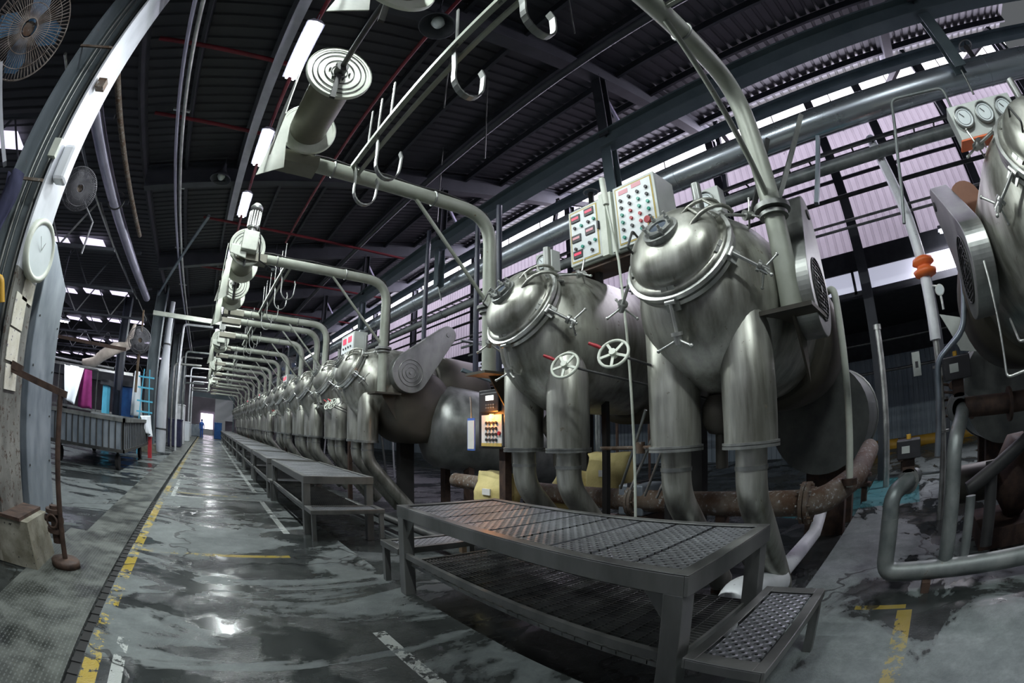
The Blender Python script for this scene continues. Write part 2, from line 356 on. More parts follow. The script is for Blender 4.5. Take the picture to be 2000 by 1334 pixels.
# corrugated roof: ribs run up the slope
def corr(y0,y1,p,amp):
    out=[];y=y0
    while y<y1: out+=[(y,0),(y+p*.62,0),(y+p*.7,amp),(y+p*.92,amp)]; y+=p
    out.append((y,0)); return out
b=MB(); pr=corr(-7,62,.27,.035); vs=[];fs=[]
for y,a in pr: vs+=[(-2.6,y,roofz(-2.6)+a),(11.2,y,roofz(11.2)+a)]
for i in range(len(pr)-1): fs.append((2*i,2*i+1,2*i+3,2*i+2))
b.add(vs,fs); S(b.build('ceiling','roof'))
b=MB(); vs=[];fs=[]; pr=corr(-7,62,.3,.035)
for y,a in pr: vs+=[(-22,y,5.2+a),(-2.6,y,6.7+a)]
for i in range(len(pr)-1): fs.append((2*i,2*i+1,2*i+3,2*i+2))
b.add(vs,fs); S(b.build('ceiling','roof'))
b=MB(); b.box((-2.66,-7,6.6),(-2.6,62,7.1)); S(b.build('trim_4','darkwall'))
# right wall: lilac corrugated sheet with a daylight strip on top
def corrwall(name,m,x,z0,z1,y0,y1,p=.22,amp=.035):
    b=MB(); pr=corr(y0,y1,p,amp); vs=[];fs=[]
    for y,a in pr: vs+=[(x-a,y,z0),(x-a,y,z1)]
    for i in range(len(pr)-1): fs.append((2*i,2*i+2,2*i+3,2*i+1))
    b.add(vs,fs); return S(b.build(name,m))
corrwall('wall_right','lilacwall',11.1,4.75,9.22,-7,62)
b=MB(); b.box((11.12,-7,9.22),(11.16,62,10.1)); w1=S(b.build('window_1','skylight'))
b=MB()
for y in range(-6,62,2): b.box((11.09,y,9.2),(11.12,y+.03,10.1))
b.box((11.0,-7,9.16),(11.1,62,9.24)); b.box((11.0,-7,8.98),(11.1,62,9.02)); b.build('window_frame','darkwall',w1)
b=MB(); b.box((11.05,-7,4.25),(11.2,62,4.8)); w2=S(b.build('window_2','annexglow'))
b=MB(); b.box((11.0,-7,4.75),(11.2,62,5.25)); b.box((11.0,-7,4.1),(11.2,62,4.27))
for y in range(-7,62,2): b.box((11.0,y,4.2),(11.1,y+.07,4.8))
b.build('window_frame','darkwall',w2)
corrwall('wall_back','lowwall',20.6,-.15,3.7,-7,62,.25)
b=MB(); b.box((20.6,-7,3.7),(20.7,62,9)); S(b.build('wall_back','darkwall'))
b=MB(); b.box((11.1,-7,4.9),(20.7,62,5.0)); S(b.build('ceiling','darkwall'))
# end wall with openings
b=MB(); b.box((-3,60,2.6),(11.2,60.1,10.3)); b.box((-3,60,0),(-1.0,60.1,2.6)); b.box((2.4,60,0),(11.2,60.1,2.6)); b.box((.7,60,0),(1.1,60.1,2.6)); S(b.build('wall_far','lilacwall'))
b=MB(); b.box((-1.1,60.12,.7),(.9,60.2,2.8)); S(b.build('window_3','endglow'))
b=MB(); b.box((.9,58.0,1.9),(3.4,58.1,4.8)); b.box((1.0,58,0),(1.1,58.1,1.9)); tag(b.build('white_board','signw'),'white board hanging at the far end of the aisle','board')
b=MB(); b.box((11.1,60,-.2),(21,60.1,9)); S(b.build('wall_far','darkwall'))
b=MB(); b.box((-22,60,0),(-3,60.1,7)); S(b.build('wall_far','lilacwall'))
# left bay: far wall and rooflights
corrwall('wall_left','lilacwall',-21,0,5.3,-7,62)
for i,y in enumerate((8,14,20,26,33,41)):
    b=MB()
    for k in range(11): xa=-20+k*1.45; za=5.2+(xa+22)*1.5/19.4; b.box((xa,y,za-.09),(xa+.95,y+.7,za-.05))
    S(b.build('window_%d'%(4+i),'leftglow'))

# rafters, purlins
RY=[-2.2,4.05,9.9,15.8,21.7,27.6,33.5,39.4,45.3,51.2]
for i,y in enumerate(RY):
    b=MB(); b.ibeam((-2.6,y,roofz(-2.6)-.33),(11,y,roofz(11)-.33),.26,.55,.03); tag(b.build('roof_rafter','rafter'),'dark steel roof rafter crossing the aisle, %s from the camera'%ORD[i],'rafter','roof rafters')
px_=[-1.6,-.3,1.0,2.3,3.6,4.9,6.2,7.5,8.8,10.1]
for i,xx in enumerate(px_):
    b=MB(); b.bar((xx,-7,roofz(xx)-.1),(xx,60,roofz(xx)-.1),.07,.18); tag(b.build('roof_purlin','rafter'),'dark roof purlin running along the hall, %s from the left'%ORD[i].replace('nearest','first'),'purlin','roof purlins')
# steel columns line on the right: post, brace
BX=5.5
b=MB(); b.ibeam((BX,-7,6.62),(BX,60,6.62),.28,.36,.03); tag(b.build('crane_beam','beam'),'long blue-grey steel beam running along the hall above the kiers','beam')
b=MB(); b.ibeam((BX+.9,-7,6.45),(BX+.9,60,6.45),.14,.2,.02); tag(b.build('secondary_beam','beam'),'thinner blue-grey beam running beside the long main beam','beam')
for i,y in enumerate([-2.3,4.05,9.9,15.8,21.7,27.6,33.5,39.4]):
    t=T('beam_post','blue-grey steel post between roof rafter and main beam, %s from the camera'%ORD[i],'post',(BX,y,6.6),'posts under the rafters')
    b=MB(); b.ibeam((0,0,.1),(0,0,roofz(BX)-.55-6.6),.22,.2,.02,(1,0,0)); b.build('upper_post','rafter',t)
    b=MB(); b.ibeam((0,0,-.2),(0,0,-1.25),.22,.2,.02,(1,0,0)); b.build('hanger','beam',t)
    b=MB(); b.tube([(0,0,-1.25),(.1,0,-1.6)],.02,8); b.build('rod','steel_mid',t)
    b=MB(); b.bar((.1,0,1.3),(.7,.0,.1+.3),.06,.06); b.build('brace','purple_pipe',t)
b=MB(); b.tube([(4.2,-7,7.35),(4.2,60,7.35)],.07,10); tag(b.build('roof_pipe','rafter'),'dark pipe running along the hall under the roof, left of the main beam','pipe')
b=MB(); b.tube([(6.0,-7,5.58),(6.0,60,5.58)],.235,24)
for y in range(-6,60,3): b.cyl((6.0,y,5.58),(6.0,y+.03,5.58),.242,24)
tag(b.build('insulated_duct','duct'),'large silver insulated pipe running along the wall above the kiers','pipe')
b=MB(); b.tube([(6.35,-7,5.0),(6.35,60,5.0)],.10,14)
for y in range(-5,60,4): b.cyl((6.35,y,5.0),(6.35,y+.04,5.0),.115,14)
tag(b.build('steam_pipe','pipe_grey'),'greenish grey pipe running just under the large silver pipe','pipe')
b=MB()
for s_ in (-.12,.12): b.bar((6.55+s_,-7,5.28),(6.55+s_,60,5.28),.02,.07)
for i in range(150): b.bar((6.43,-6+i*.4,5.26),(6.67,-6+i*.4,5.26),.03,.02)
tag(b.build('cable_tray','pipe_dark'),'dark perforated cable tray between the large silver pipe and grey pipe','cable tray')
# wall rails / conduits in front of the lilac wall
for i,(xx,z,r,m) in enumerate([(8.0,5.9,.05,'pipe_dark'),(8.2,5.35,.045,'pipe_dark'),(9.2,6.5,.05,'pipe_dark'),(9.0,5.2,.03,'steel_mid'),(9.0,5.05,.03,'steel_mid'),(10.9,8.6,.05,'pipe_dark'),(10.9,7.1,.05,'darkwall')]):
    b=MB(); b.tube([(xx,-7,z),(xx,60,z)],r,8); tag(b.build('wall_pipe',m),'thin dark pipe in front of the lilac wall, %s of seven in the set'%ORD[i],'pipe','thin pipes along the lilac wall')
for i,(xx,y) in enumerate([(10.6,-6.3),(10.6,-3.1),(10.6,-.9),(10.6,.7),(10.6,4.05),(10.6,9.9),(10.6,15.8),(10.6,21.7),(10.6,27.6)]):
    b=MB(); b.ibeam((xx,y,0),(xx,y,roofz(xx)-.5),.25,.28,.03,(1,0,0)); tag(b.build('wall_column','rafter'),'dark steel column in front of the lilac wall, %s from the right edge'%ORD[i].replace('nearest','first'),'column','columns along the right wall')
for i,y in enumerate((-4.2,-1.9,2.4,6.8)):
    b=MB(); b.bar((6.9,y,7.0),(10.5,y+.8,8.4),.10,.14); b.bar((6.9,y,7.0),(6.5,y,5.3),.08,.08); tag(b.build('strut','rafter'),'dark slanting steel strut between pipe line and right wall, %s from the right'%ORD[i].replace('nearest','first'),'strut')
# red sprinkler pipes
for i,(y,x0,x1,z) in enumerate([(5.6,-2.4,.1,6.9),(7.7,-2.4,.1,6.9),(12.6,-1,6,7.1),(17.0,-1,7,7.1),(22,-1,7,7.1)]):
    b=MB(); b.tube([(x0,y,z),(x1,y,z)],.04,8); tag(b.build('sprinkler_pipe','redpipe'),'thin red sprinkler pipe across the roof, %s from the camera'%ORD[i],'pipe')
b=MB(); b.tube([(.15,3,6.75),(.15,22,6.75)],.035,8); tag(b.build('sprinkler_main','redpipe'),'thin red pipe running along above the fluorescent lights','pipe')
b=MB(); b.tube([(1.9,3.5,7.4),(1.9,14,7.4)],.035,8); tag(b.build('sprinkler_main','redpipe'),'thin red pipe running along under the roof right of the lights','pipe')

# ================================================================ LIGHTING FIXTURES
b=MB(); b.box((-.22,-6,6.52),(-.06,11.2,6.7)); tag(b.build('light_trunking','fixture'),'long pale light trunking running along above the aisle','light trunking')
def tube_light(i,y,lab):
    t=T('fluorescent_light',lab,'lamp',(.14,y,6.42),'fluorescent lights over the aisle')
    b=MB(); b.prism([(-.13,0),(-.06,.07),(.06,.07),(.13,0),(.11,0),(0,.03),(-.11,0)],(0,0,0),(1,0,0),(0,0,1),-1.25); o=b.build('reflector','fixture',t)
    for s_ in (-.055,.055):
        b=MB(); b.tube([(s_,.02,-.02),(s_,1.23,-.02)],.022,10); b.build('tube','tube',t)
    for yy in (.1,1.1):
        b=MB(); b.bar((0,yy,.05),(0,yy,1.12),.012,.012); b.build('hanger_rod','fixture',t)
    a=area('fluorescent_light_glow',(0,.62,-.06),(0,0,0),.16,1.2,LP,(.90,.97,.96)); a.parent=t
LP=170
LY=[-2.6,.9,4.15,6.85,9.35,12.5,16,20,25,30,36,42,50]
for i,y in enumerate(LY): tube_light(i,y,'lit twin fluorescent light above the aisle, %s in the line from the camera'%ORD[i])
# lamp on the right wall
t=T('wall_light','lit fluorescent light in front of the lilac wall above the right kier','lamp',(10.3,-2.25,4.95))
b=MB(); b.box((-.1,-.75,0),(.1,.75,.08)); b.build('reflector','fixture',t)
for s_ in (-.06,.06):
    b=MB(); b.tube([(s_,-.7,-.03),(s_,.7,-.03)],.025,8); b.build('tube','tube',t)
area('wall_light_glow',(10.3,-2.25,4.85),(0,0,0),.2,1.4,160,(.95,.92,1))
# bell pendant lamps (unlit)
for i,(x_,y,z) in enumerate([(-.62,9.6,6.75),(1.8,15.5,6.9),(1.75,3.8,6.85),(0.4,22,6.8)]):
    t=T('pendant_lamp','unlit bell-shaped pendant lamp under the roof, %s from the camera'%ORD[i],'lamp',(x_,y,z),'unlit bell pendant lamps')
    b=MB(); b.lathe([(.05,.42),(.07,.3),(.12,.2),(.24,.06),(.27,0),(.255,0),(.22,.07),(.10,.2)],seg=24); b.build('shade','rafter',t)
    b=MB(); b.lathe([(.02,.22),(.08,.17),(.10,.08),(.06,.01),(.01,-.02)],seg=16); b.build('bulb','dial',t)
    b=MB(); b.tube([(0,0,.42),(0,0,1.0)],.015,6); b.build('stem','rafter',t)

# ================================================================ KIERS
LX=3.1
EA=R(28); NN=Vector((-math.cos(EA),0,math.sin(EA))); UU=Vector((math.sin(EA),0,math.cos(EA))); VV=Vector((0,1,0))
C0=Vector((-.35,0,2.75)); RR=.40
def kier(label,loc):
    t=T('kier',label,'kier',loc,'kiers in the row on the right')
    b=MB(); pr=[]
    for i in range(13): a=PI/2*i/12; pr.append((math.sin(a)*.64,-math.cos(a)*.73))
    pr+=[(.64,.5),(.64,1.35)]; pr=pr
    b.lathe(pr,(.25,0,0),(1,0,0),48,True)
    b.v=[(v[0],v[1],v[2]*.74/.64+2.47) for v in b.v]
    # neck frustum
    b.lathe([(RR-.01,0),(RR-.005,-.09),(.42,-.15),(.47,-.26),(.53,-.42),(.57,-.62),(.56,-.8)],C0,NN,48,True)
    b.build('shell','kier',t)
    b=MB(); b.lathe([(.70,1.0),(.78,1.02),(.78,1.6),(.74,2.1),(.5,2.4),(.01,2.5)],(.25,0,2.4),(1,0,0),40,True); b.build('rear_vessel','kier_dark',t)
    for s_ in (-1,1):
        b=MB(); y=s_*.315
        b.lathe([(.198,0),(.203,.35),(.203,.95),(.1,1.03),(.01,1.05)],(-.07,y,1.37),(0,0,1),36,True); lg=b.build('leg','kier',t)
        b=MB(); b.lathe([(.2,.035),(.214,.035),(.214,.018),(.2,.018),(.2,.012),(.214,.012),(.214,-.008),(.1,-.008)],(-.07,y,1.36),(0,0,1),36,False); b.build('leg_flange','steel_mid',lg)
        b=MB(); b.tube(bend([(-.07,y,1.36),(-.07,y,1.02),(.85,y,.02)],.4,8),.118,20); b.build('return_pipe','kier',t)
        b=MB(); b.cyl((-.07,y,1.2),(-.07,y,1.23),.125,20); b.build('pipe_collar','steel_mid',t)
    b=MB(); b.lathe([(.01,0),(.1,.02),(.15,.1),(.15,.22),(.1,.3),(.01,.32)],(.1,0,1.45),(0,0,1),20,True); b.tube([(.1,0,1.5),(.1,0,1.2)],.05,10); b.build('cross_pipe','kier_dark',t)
    b=MB(); b.lathe([(RR-.02,-.07),(RR+.035,-.07),(RR+.035,-.035),(RR+.01,-.03),(RR+.01,-.01),(RR+.05,-.005),(RR+.05,.03),(RR-.03,.035)],C0,NN,48,False); b.build('neck_ring','steel',t)
    pr=[(RR+.02,.03),(RR+.02,.05),(RR-.02,.055)]
    for i in range(10): a=PI/2*i/9; pr.append((math.cos(a)**.8*(RR-.025),.055+math.sin(a)**.9*.20))
    b=MB(); b.lathe(pr,C0,NN,48,True); lid=b.build('hatch_lid','kier',t)
    # sight glass
    SG=C0+NN*.225-UU*.015
    sn=(NN+UU*.15).normalized()
    b=MB(); b.lathe([(.14,0),(.14,.045),(.115,.05),(.115,.075),(.07,.075),(.07,.06)],SG,sn,28,False); sg=b.build('sight_glass','steel_mid',lid)
    b=MB(); b.lathe([(.001,.062),(.07,.062)],SG,sn,24,False); b.build('pane','glass',t)
    u,v_=frame(sn); b=MB()
    for k in range(6):
        a=k*PI/3; p=SG+(u*math.cos(a)+v_*math.sin(a))*.105; b.cyl(p+sn*.03,p+sn*.125,.011,8); b.cyl(p+sn*.07,p+sn*.095,.019,6)
    b.build('sight_glass_bolts','steel',lid)
    # lid handle on the far side
    for y in (.17,):
        b=MB(); p=C0+UU*-.02+VV*.27; b.tube(bend([p+NN*.13+UU*.12,p+NN*.27+UU*.12,p+NN*.27-UU*.06,p+NN*.13-UU*.06],.02,3),.009,8); b.build('lid_handle','pipe_dark',lid)
    # hinge cage on the upper near side
    b=MB()
    for o_ in (-.1,.07):
        c=C0+VV*-.22+UU*.12+NN*.06; pts=[]
        dirp=(UU*.65-VV*.75).normalized(); side=(UU*.75+VV*.65).normalized()
        for k in range(11):
            a=PI*k/10; pts.append(c+side*o_+dirp*(.02-math.cos(a)*.22)+NN*(math.sin(a)*.17))
        b.tube(pts,.016,8)
    for k in (3,5,7):
        a=PI*k/10; q=c+dirp*(.02-math.cos(a)*.22)+NN*(math.sin(a)*.17); b.tube([q-side*.1,q+side*.07],.012,8)
    b.build('hinge_cage','kier',t)
    b=MB(); q=C0+UU*.52-VV*.12; b.cyl(q-V(0,0,.1),q+V(0,0,.2),.04,14); b.cyl(q-V(0,0,.14),q-V(0,0,.1),.055,14); b.build('relief_valve','steel_mid',t)
    # swing bolts with three-pronged hand nuts
    for ang in (180,108,252,50,310):
        a=R(ang); rd=UU*math.cos(a)+VV*math.sin(a)
        p=C0+rd*(RR+.03); d=(rd-NN*.9).normalized(); tan=NN.cross(rd).normalized()
        b=MB()
        for s_ in (-.028,.028): b.bar(p+tan*s_-rd*.05+NN*.07,p+tan*s_+rd*.05-NN*.07,.016,.05,tan)
        b.cyl(p+rd*.03-tan*.04,p+rd*.03+tan*.04,.018,8)
        cl=b.build('clamp','steel',t)
        b=MB(); q0=p+rd*.0; q1=p+rd*.03+d*.30; b.cyl(p+rd*.03,q1,.014,8); b.cyl(q1-d*.07,q1-d*.015,.032,6); b.cyl(q1-d*.10,q1-d*.075,.042,12)
        u,v_=frame(d)
        for k in range(3):
            e=(u*math.cos(k*2*PI/3+.5)+v_*math.sin(k*2*PI/3+.5)+d*.35).normalized(); b.tube([q1-d*.05,q1-d*.05+e*.15],.009,8); b.lathe([(.001,-.014),(.012,-.008),(.014,0),(.012,.008),(.001,.014)],q1-d*.05+e*.155,e,8)
        b.build('hand_nut','steel',cl)
    return t
TY=[1.49,3.27,8.37,10.15,12.4,14.2,16.5,18.2,21.3,23.0,25.5,27.2,29.8,31.5,34,35.7,38.5,40.2,43,44.7]
lab=['large rounded stainless kier with two legs behind the near end of the nearest bench','large rounded stainless kier with two legs behind the far end of the nearest bench']
k0=kier(lab[0],(LX,TY[0],0))
for i,y in enumerate(TY[1:],1):
    dup(k0,(LX,y,0),lab[1] if i==1 else 'grey two-legged kier in the row receding on the right, %s from the camera'%ORD[i])
kr=dup(k0,(LX,-1.55,0),'dark steel kier cut off by the right edge of the frame',skip=('leg','return_pipe','pipe_collar','cross_pipe'))

# belt guards
def belt_guard(loc,a,label,grill=True,L=1.1,f=1):
    t=T('belt_guard',label,'belt guard',loc,'belt guards on the kiers')
    def outline(r1,r2,L):
        p=[]; th=math.acos((r1-r2)/L)
        n=40
        for i in range(n+1):
            q=th+(2*PI-2*th)*i/n; p.append((r1*math.cos(q),r1*math.sin(q)))
        for i in range(25):
            q=-th+2*th*i/24; p.append((L+r2*math.cos(q),r2*math.sin(q)))
        return p
    ux=Vector((math.cos(a),0,math.sin(a))); uz=Vector((-math.sin(a),0,math.cos(a)))
    b=MB(); b.prism(outline(.36,.17,L),(0,.1,0),ux,uz,.2); b.build('casing','steel_mid',t,bevel=.008)
    b=MB(); fy=-.105*f
    b.ring((0,fy,0),(0,1,0),.24,.008,32,6); b.ring((0,fy,0),(0,1,0),.17,.006,32,6); b.ring((0,fy,0),(0,1,0),.10,.006,24,6)
    if grill:
        for k in range(-6,7):
            h=k*.034; l=math.sqrt(max(.0,.23**2-h*h)); b.tube([(-l,fy,h),(l,fy,h)],.006,6)
    b.cyl((0,fy*1.12,0),(0,fy*.9,0),.03,12); p=ux*L; b.cyl((p.x,fy*1.1,p.z),(p.x,fy*.9,p.z),.045,12)
    b.build('grille','pipe_dark' if grill else 'steel_mid',t)
    b=MB(); b.cyl((0,.1*f,0),(0,.3*f,0),.16,16); b.build('shaft_housing','kier_dark',t)
    return t
belt_guard((3.45,.72,2.45),R(75),'steel belt guard on the near side of the large kier behind the bench',True,.72)
belt_guard((3.52,7.35,2.62),R(46),'teardrop steel belt guard between the second and third kiers',False)
belt_guard((3.55,-.78,2.36),R(47),'steel belt guard with oval grille left of the right edge kier',True,1.1,-1)
# motor next to the right belt guard
t=T('motor','finned brown motor beside the kier at the right edge','motor',(4.2,-1.0,3.05))
b=MB(); b.cyl((-.2,0,0),(.2,0,0),.15,20)
for k in range(9): b.cyl((-.18+k*.045,0,0),(-.165+k*.045,0,0),.175,20)
b.build('finned_body','brownmotor',t)
b=MB(); b.box((-.25,-.2,-.26),(.25,.2,-.18)); b.build('base','tan',t)

# inclined storage vessel between the second and third kiers
t=T('storage_vessel','big dull steel vessel lying between the second and third kiers','vessel',(4.3,7.9,0))
b=MB(); b.lathe([(.01,-.25),(.4,-.18),(.72,0),(.82,.2),(.85,2.6),(.7,2.9),(.01,3.1)],(0,0,1.75),(1,-.28,-.18),40,True); b.build('shell','steel_mid',t)
b=MB(); b.lathe([(.01,0),(.08,.02),(.10,.06),(.05,.08),(.03,.09)],(.75,-1.03,1.62),(0,-1,0),20); b.build('port','rust',t)
b=MB(); b.bar((.2,-.8,2.75),(2.3,-1.5,2.05),.12,.06); b.build('top_rail','beam',t)
b=MB()
for x_ in (.5,2.0):
    b.box((x_,-.6,-.13),(x_+.12,-.4,1.1)); b.box((x_,.3,-.13),(x_+.12,.5,1.1))
b.build('support','rustdark',t)
t=T('drum_vessel','dark brown drum behind the teardrop belt guard','vessel',(3.9,7.75,0))
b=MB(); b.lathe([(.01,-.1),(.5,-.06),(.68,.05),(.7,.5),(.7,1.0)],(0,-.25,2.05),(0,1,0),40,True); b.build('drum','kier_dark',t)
b=MB(); b.box((-.1,.5,-.13),(.2,.7,1.6)); b.build('support','rubber',t)
# rear vessels on the right, beyond the big kier
for i,(x_,y,z,r,l) in enumerate([(7.6,1.3,1.5,.72,1.6),(8.6,-1.7,1.5,.75,1.6)]):
    t=T('rear_tank','dark horizontal tank with conical end standing %s'%['behind the thin cream pipe','behind the white riser pipe'][i],'tank',(x_,y,0))
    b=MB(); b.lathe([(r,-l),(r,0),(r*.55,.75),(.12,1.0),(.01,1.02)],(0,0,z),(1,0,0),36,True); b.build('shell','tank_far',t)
    b=MB(); b.ring((-.1,0,z),(1,0,0),r+.01,.02,32,8); b.build('seam_ring','steel_mid',t)
    b=MB(); b.box((-1.2,-.3,-.13),(-1.0,.3,z-r+.1)); b.box((-.4,-.3,-.13),(-.2,.3,z-r+.1)); b.build('support','rustdark',t)

# ================================================================ REEL ARMS
def reel_arm(label,loc,full=True):
    t=T('reel_arm',label,'reel arm',loc,'pipe arms that carry the winch reels')
    b=MB(); b.tube(bend([(0,0,2.25),(0,0,4.28),(-2.75,0,4.28)],.42,10),.085,20); b.build('arm_pipe','pole',t)
    b=MB(); b.cyl((0,0,3.02),(0,0,3.06),.15,20); b.cyl((0,0,2.97),(0,0,3.0),.12,20); b.build('collar','steel_mid',t)
    b=MB(); b.box((-.2,-.2,2.22),(.3,.2,2.25)); b.prism([(0,0),(.3,0),(.3,-.45)],(0,.01,2.22),(1,0,0),(0,0,1),.02); b.build('foot_bracket','kier_dark',t)
    b=MB(); b.tube([(-1.08,0,4.2),(-.05,0,3.12)],.024,10); b.build('brace','pole',t)
    pts=[(-2.4,-.03,4.38)]+[(-2.4+.15*i,-.02,4.385+.012*math.sin(i*1.3)) for i in range(1,14)]+[(-.3,0,4.36),(-.06,0,4.3),(.09,0,4.0),(.1,0,3.1)]
    b=MB(); b.tube(pts,.012,6); b.build('cable','rubber',t)
    for x_ in (-2.15,-.85):
        b=MB(); b.ring((x_,0,4.28),(1,0,0),.09,.012,20,6); b.cyl((x_-.02,0,4.36),(x_+.02,0,4.36),.02,8); b.build('pipe_clamp','steel_mid',t)
    b=MB(); b.box((-2.9,-.12,4.18),(-2.35,.14,4.32)); b.build('end_bracket','reel',t)
    return t
def reel(label,loc,motor=False,shaft=False):
    # axis along y, front flange at y=0, back flange at y=1
    t=T('winch_reel',label,'winch reel',loc,'winch reels over the aisle')
    b=MB(); b.cyl((0,0,0),(0,1.0,0),.215,36); b.build('drum','reel',t)
    for y in (0,1.0):
        b=MB(); b.lathe([(.325,-.012),(.335,0),(.335,.02),(.30,.03),(.2,.03)],(0,y-.01,0),(0,1,0),40,False,cap=False)
        b.lathe([(.001,-.004),(.30,-.004),(.30,-.012),(.325,-.012)],(0,y,0),(0,1,0),40,False); fl=b.build('flange','cream',t)
        b=MB()
        for r_ in (.08,.15,.22,.27): b.ring((0,y-.012 if y==0 else y+.03,0),(0,1,0),r_,.005,36,6)
        for k in range(6): a=k*PI/3; b.cyl((.10*math.cos(a),y-.03,.10*math.sin(a)),(.10*math.cos(a),y,.10*math.sin(a)),.011,6)
        b.build('flange_ribs','pipe_dark',fl)
    b=MB(); b.cyl((0,-.1,0),(0,0,0),.06,12); b.bar((0,-.03,0),(0,-.03,-.36),.05,.03,(0,1,0)); b.bar((0,1.12,.1),(0,1.12,-.4),.05,.03,(0,1,0)); b.build('bearing','pipe_dark',t)
    b=MB(); b.prism([(-.43,-.78),(-.30,.0),(-.26,-.02),(-.16,-.62)],(0,.9,0),(1,0,0),(0,0,1),.01)
    b.prism([(0,0),(.9,.0),(.55,-.72),(0,-.62)],(-.36,.1,.05),(0,1,0),(-.0,0,1),.01); b.build('guard_plate','cream',t)
    if shaft:
        b=MB(); b.tube([(0,-1.18,.02),(0,2.0,0)],.028,10); b.build('drive_shaft','pipe_dark',t)
    if motor:
        b=MB(); b.lathe([(.10,.30),(.10,.62),(.115,.62),(.115,.70),(.06,.76),(.01,.77)],(.02,-.12,0),(0,0,1),20); b.cyl((.02,-.12,.18),(.02,-.12,.30),.06,12)
        for k in range(14): a=k*2*PI/14; b.bar((.02+.105*math.cos(a),-.12+.105*math.sin(a),.32),(.02+.105*math.cos(a),-.12+.105*math.sin(a),.6),.008,.02)
        b.build('motor','steel_mid',t)
        b=MB(); b.box((-.12,-.28,-.14),(.16,-.05,.2)); b.prism([(0,0),(.3,0),(.3,-.22),(0,-.16)],(-.3,-.16,-.05),(1,0,0),(0,0,1),.03); b.build('gearbox','cream',t,bevel=.03)
        b=MB(); b.tube([(.12,-.18,.35),(.2,-.2,.1),(.25,-.15,-.25),(.5,.0,-.3)],.012,6); b.build('motor_cable','rubber',t)
    return t
PY=[.8,4.3,7.5,11.6,12.6,14.7,17.3,19.4,22,24,26.8,30,33.5,36.3,40.6,45]
reel_arm('pipe arm rising from the large near kier and leaving through the top of the frame',(3.12,.8,0))
a0=reel_arm('grey-green pipe arm over the aisle, second from the camera',(LX,4.3,0))
for i,y in enumerate(PY[2:],2): dup(a0,(LX-.03,y,0),'grey-green pipe arm over the aisle, %s from the camera'%ORD[i])
reel('cream flanged winch reel cut by the top edge of the frame',(.52,1.0,4.66))
r1=reel('cream flanged winch reel under the brightest fluorescent light',(.52,3.15,4.62),shaft=True)
b=MB()
r2=reel('winch reel with a motor standing on top, above the second arm',(.33,7.45,4.42),motor=True,shaft=False)
r3=dup(r1,(.3,9.6,4.4),'winch reel right behind the motor-driven reel')
for i,y in enumerate((16.15,22.85,32.35)):
    dup(r2 if i%2==0 else r3,(.25,y,4.35),'small distant winch reel, %s of the far ones'%ORD[i].replace('nearest','first'))
# rails with hooks
def hook_rail(label,loc,L,hooks,rods):
    t=T('hook_rail',label,'hook rail',loc,'hook rails between the pipe arms')
    b=MB(); b.bar((0,0,0),(0,L,0),.05,.05); b.bar((.07,0,-.1),(.07,L,-.1),.035,.035); b.build('rail','pole',t)
    for y in hooks:
        b=MB(); pts=[(0,y,.06),(.03,y,-.25)]
        for k in range(11): a=PI*k/10; pts.append((.03+.13-.13*math.cos(a),y,-.34-.17*math.sin(a)))
        pts+=[(.30,y+.01,-.2),(.28,y+.02,-.14)]
        for q0,q1 in zip(pts,pts[1:]): b.bar(q0,V(q1)+(V(q1)-V(q0)).normalized()*.006,.055,.014,(V(q1)-V(q0)).cross(V(0,1,0)))
        b.build('hook','steel_mid',t)
    for y in rods:
        b=MB(); b.bar((0,y,-.05),(-.02,y+.02,.5),.03,.012,(1,0,0)); b.build('hanger_rod','steel_mid',t)
    return t
hook_rail('rail with steel hooks above the bench, running from the top edge to the second arm',(1.16,.8,4.36),3.5,(.55,1.35,2.75,3.35),(.3,.75,1.3,2.45,2.75,3.0))
h0=hook_rail('rail with steel hooks behind the reel with the motor',(1.14,7.5,4.36),4.1,(.7,1.5,2.6,3.6),(.5,.9,1.6,2.3,2.9,3.4))
for i,y in enumerate((12.6,19.4,26.8)):
    dup(h0,(1.14,y,4.36),'far rail with hooks over the aisle, %s of the distant ones'%ORD[i].replace('nearest','first'))

for i,(x_,y,z0,z1) in enumerate(((3.2,2.6,6.6,8.2),(3.9,5.6,6.3,8.4),(2.6,4.9,6.4,8.1),(4.6,8.5,6.4,8.5))):
    b=MB(); b.tube([(x_,y,z0),(x_,y,roofz(x_))],.012,6); tag(b.build('hanging_rod','steel_mid'),'thin rod hanging down from the roof above the kiers, %s from the camera'%ORD[i],'rod')
hook_rail('rail with steel hooks in the top right corner of the frame',(1.9,-2.4,4.36),3.22,(.7,1.5),(.4,1.2))
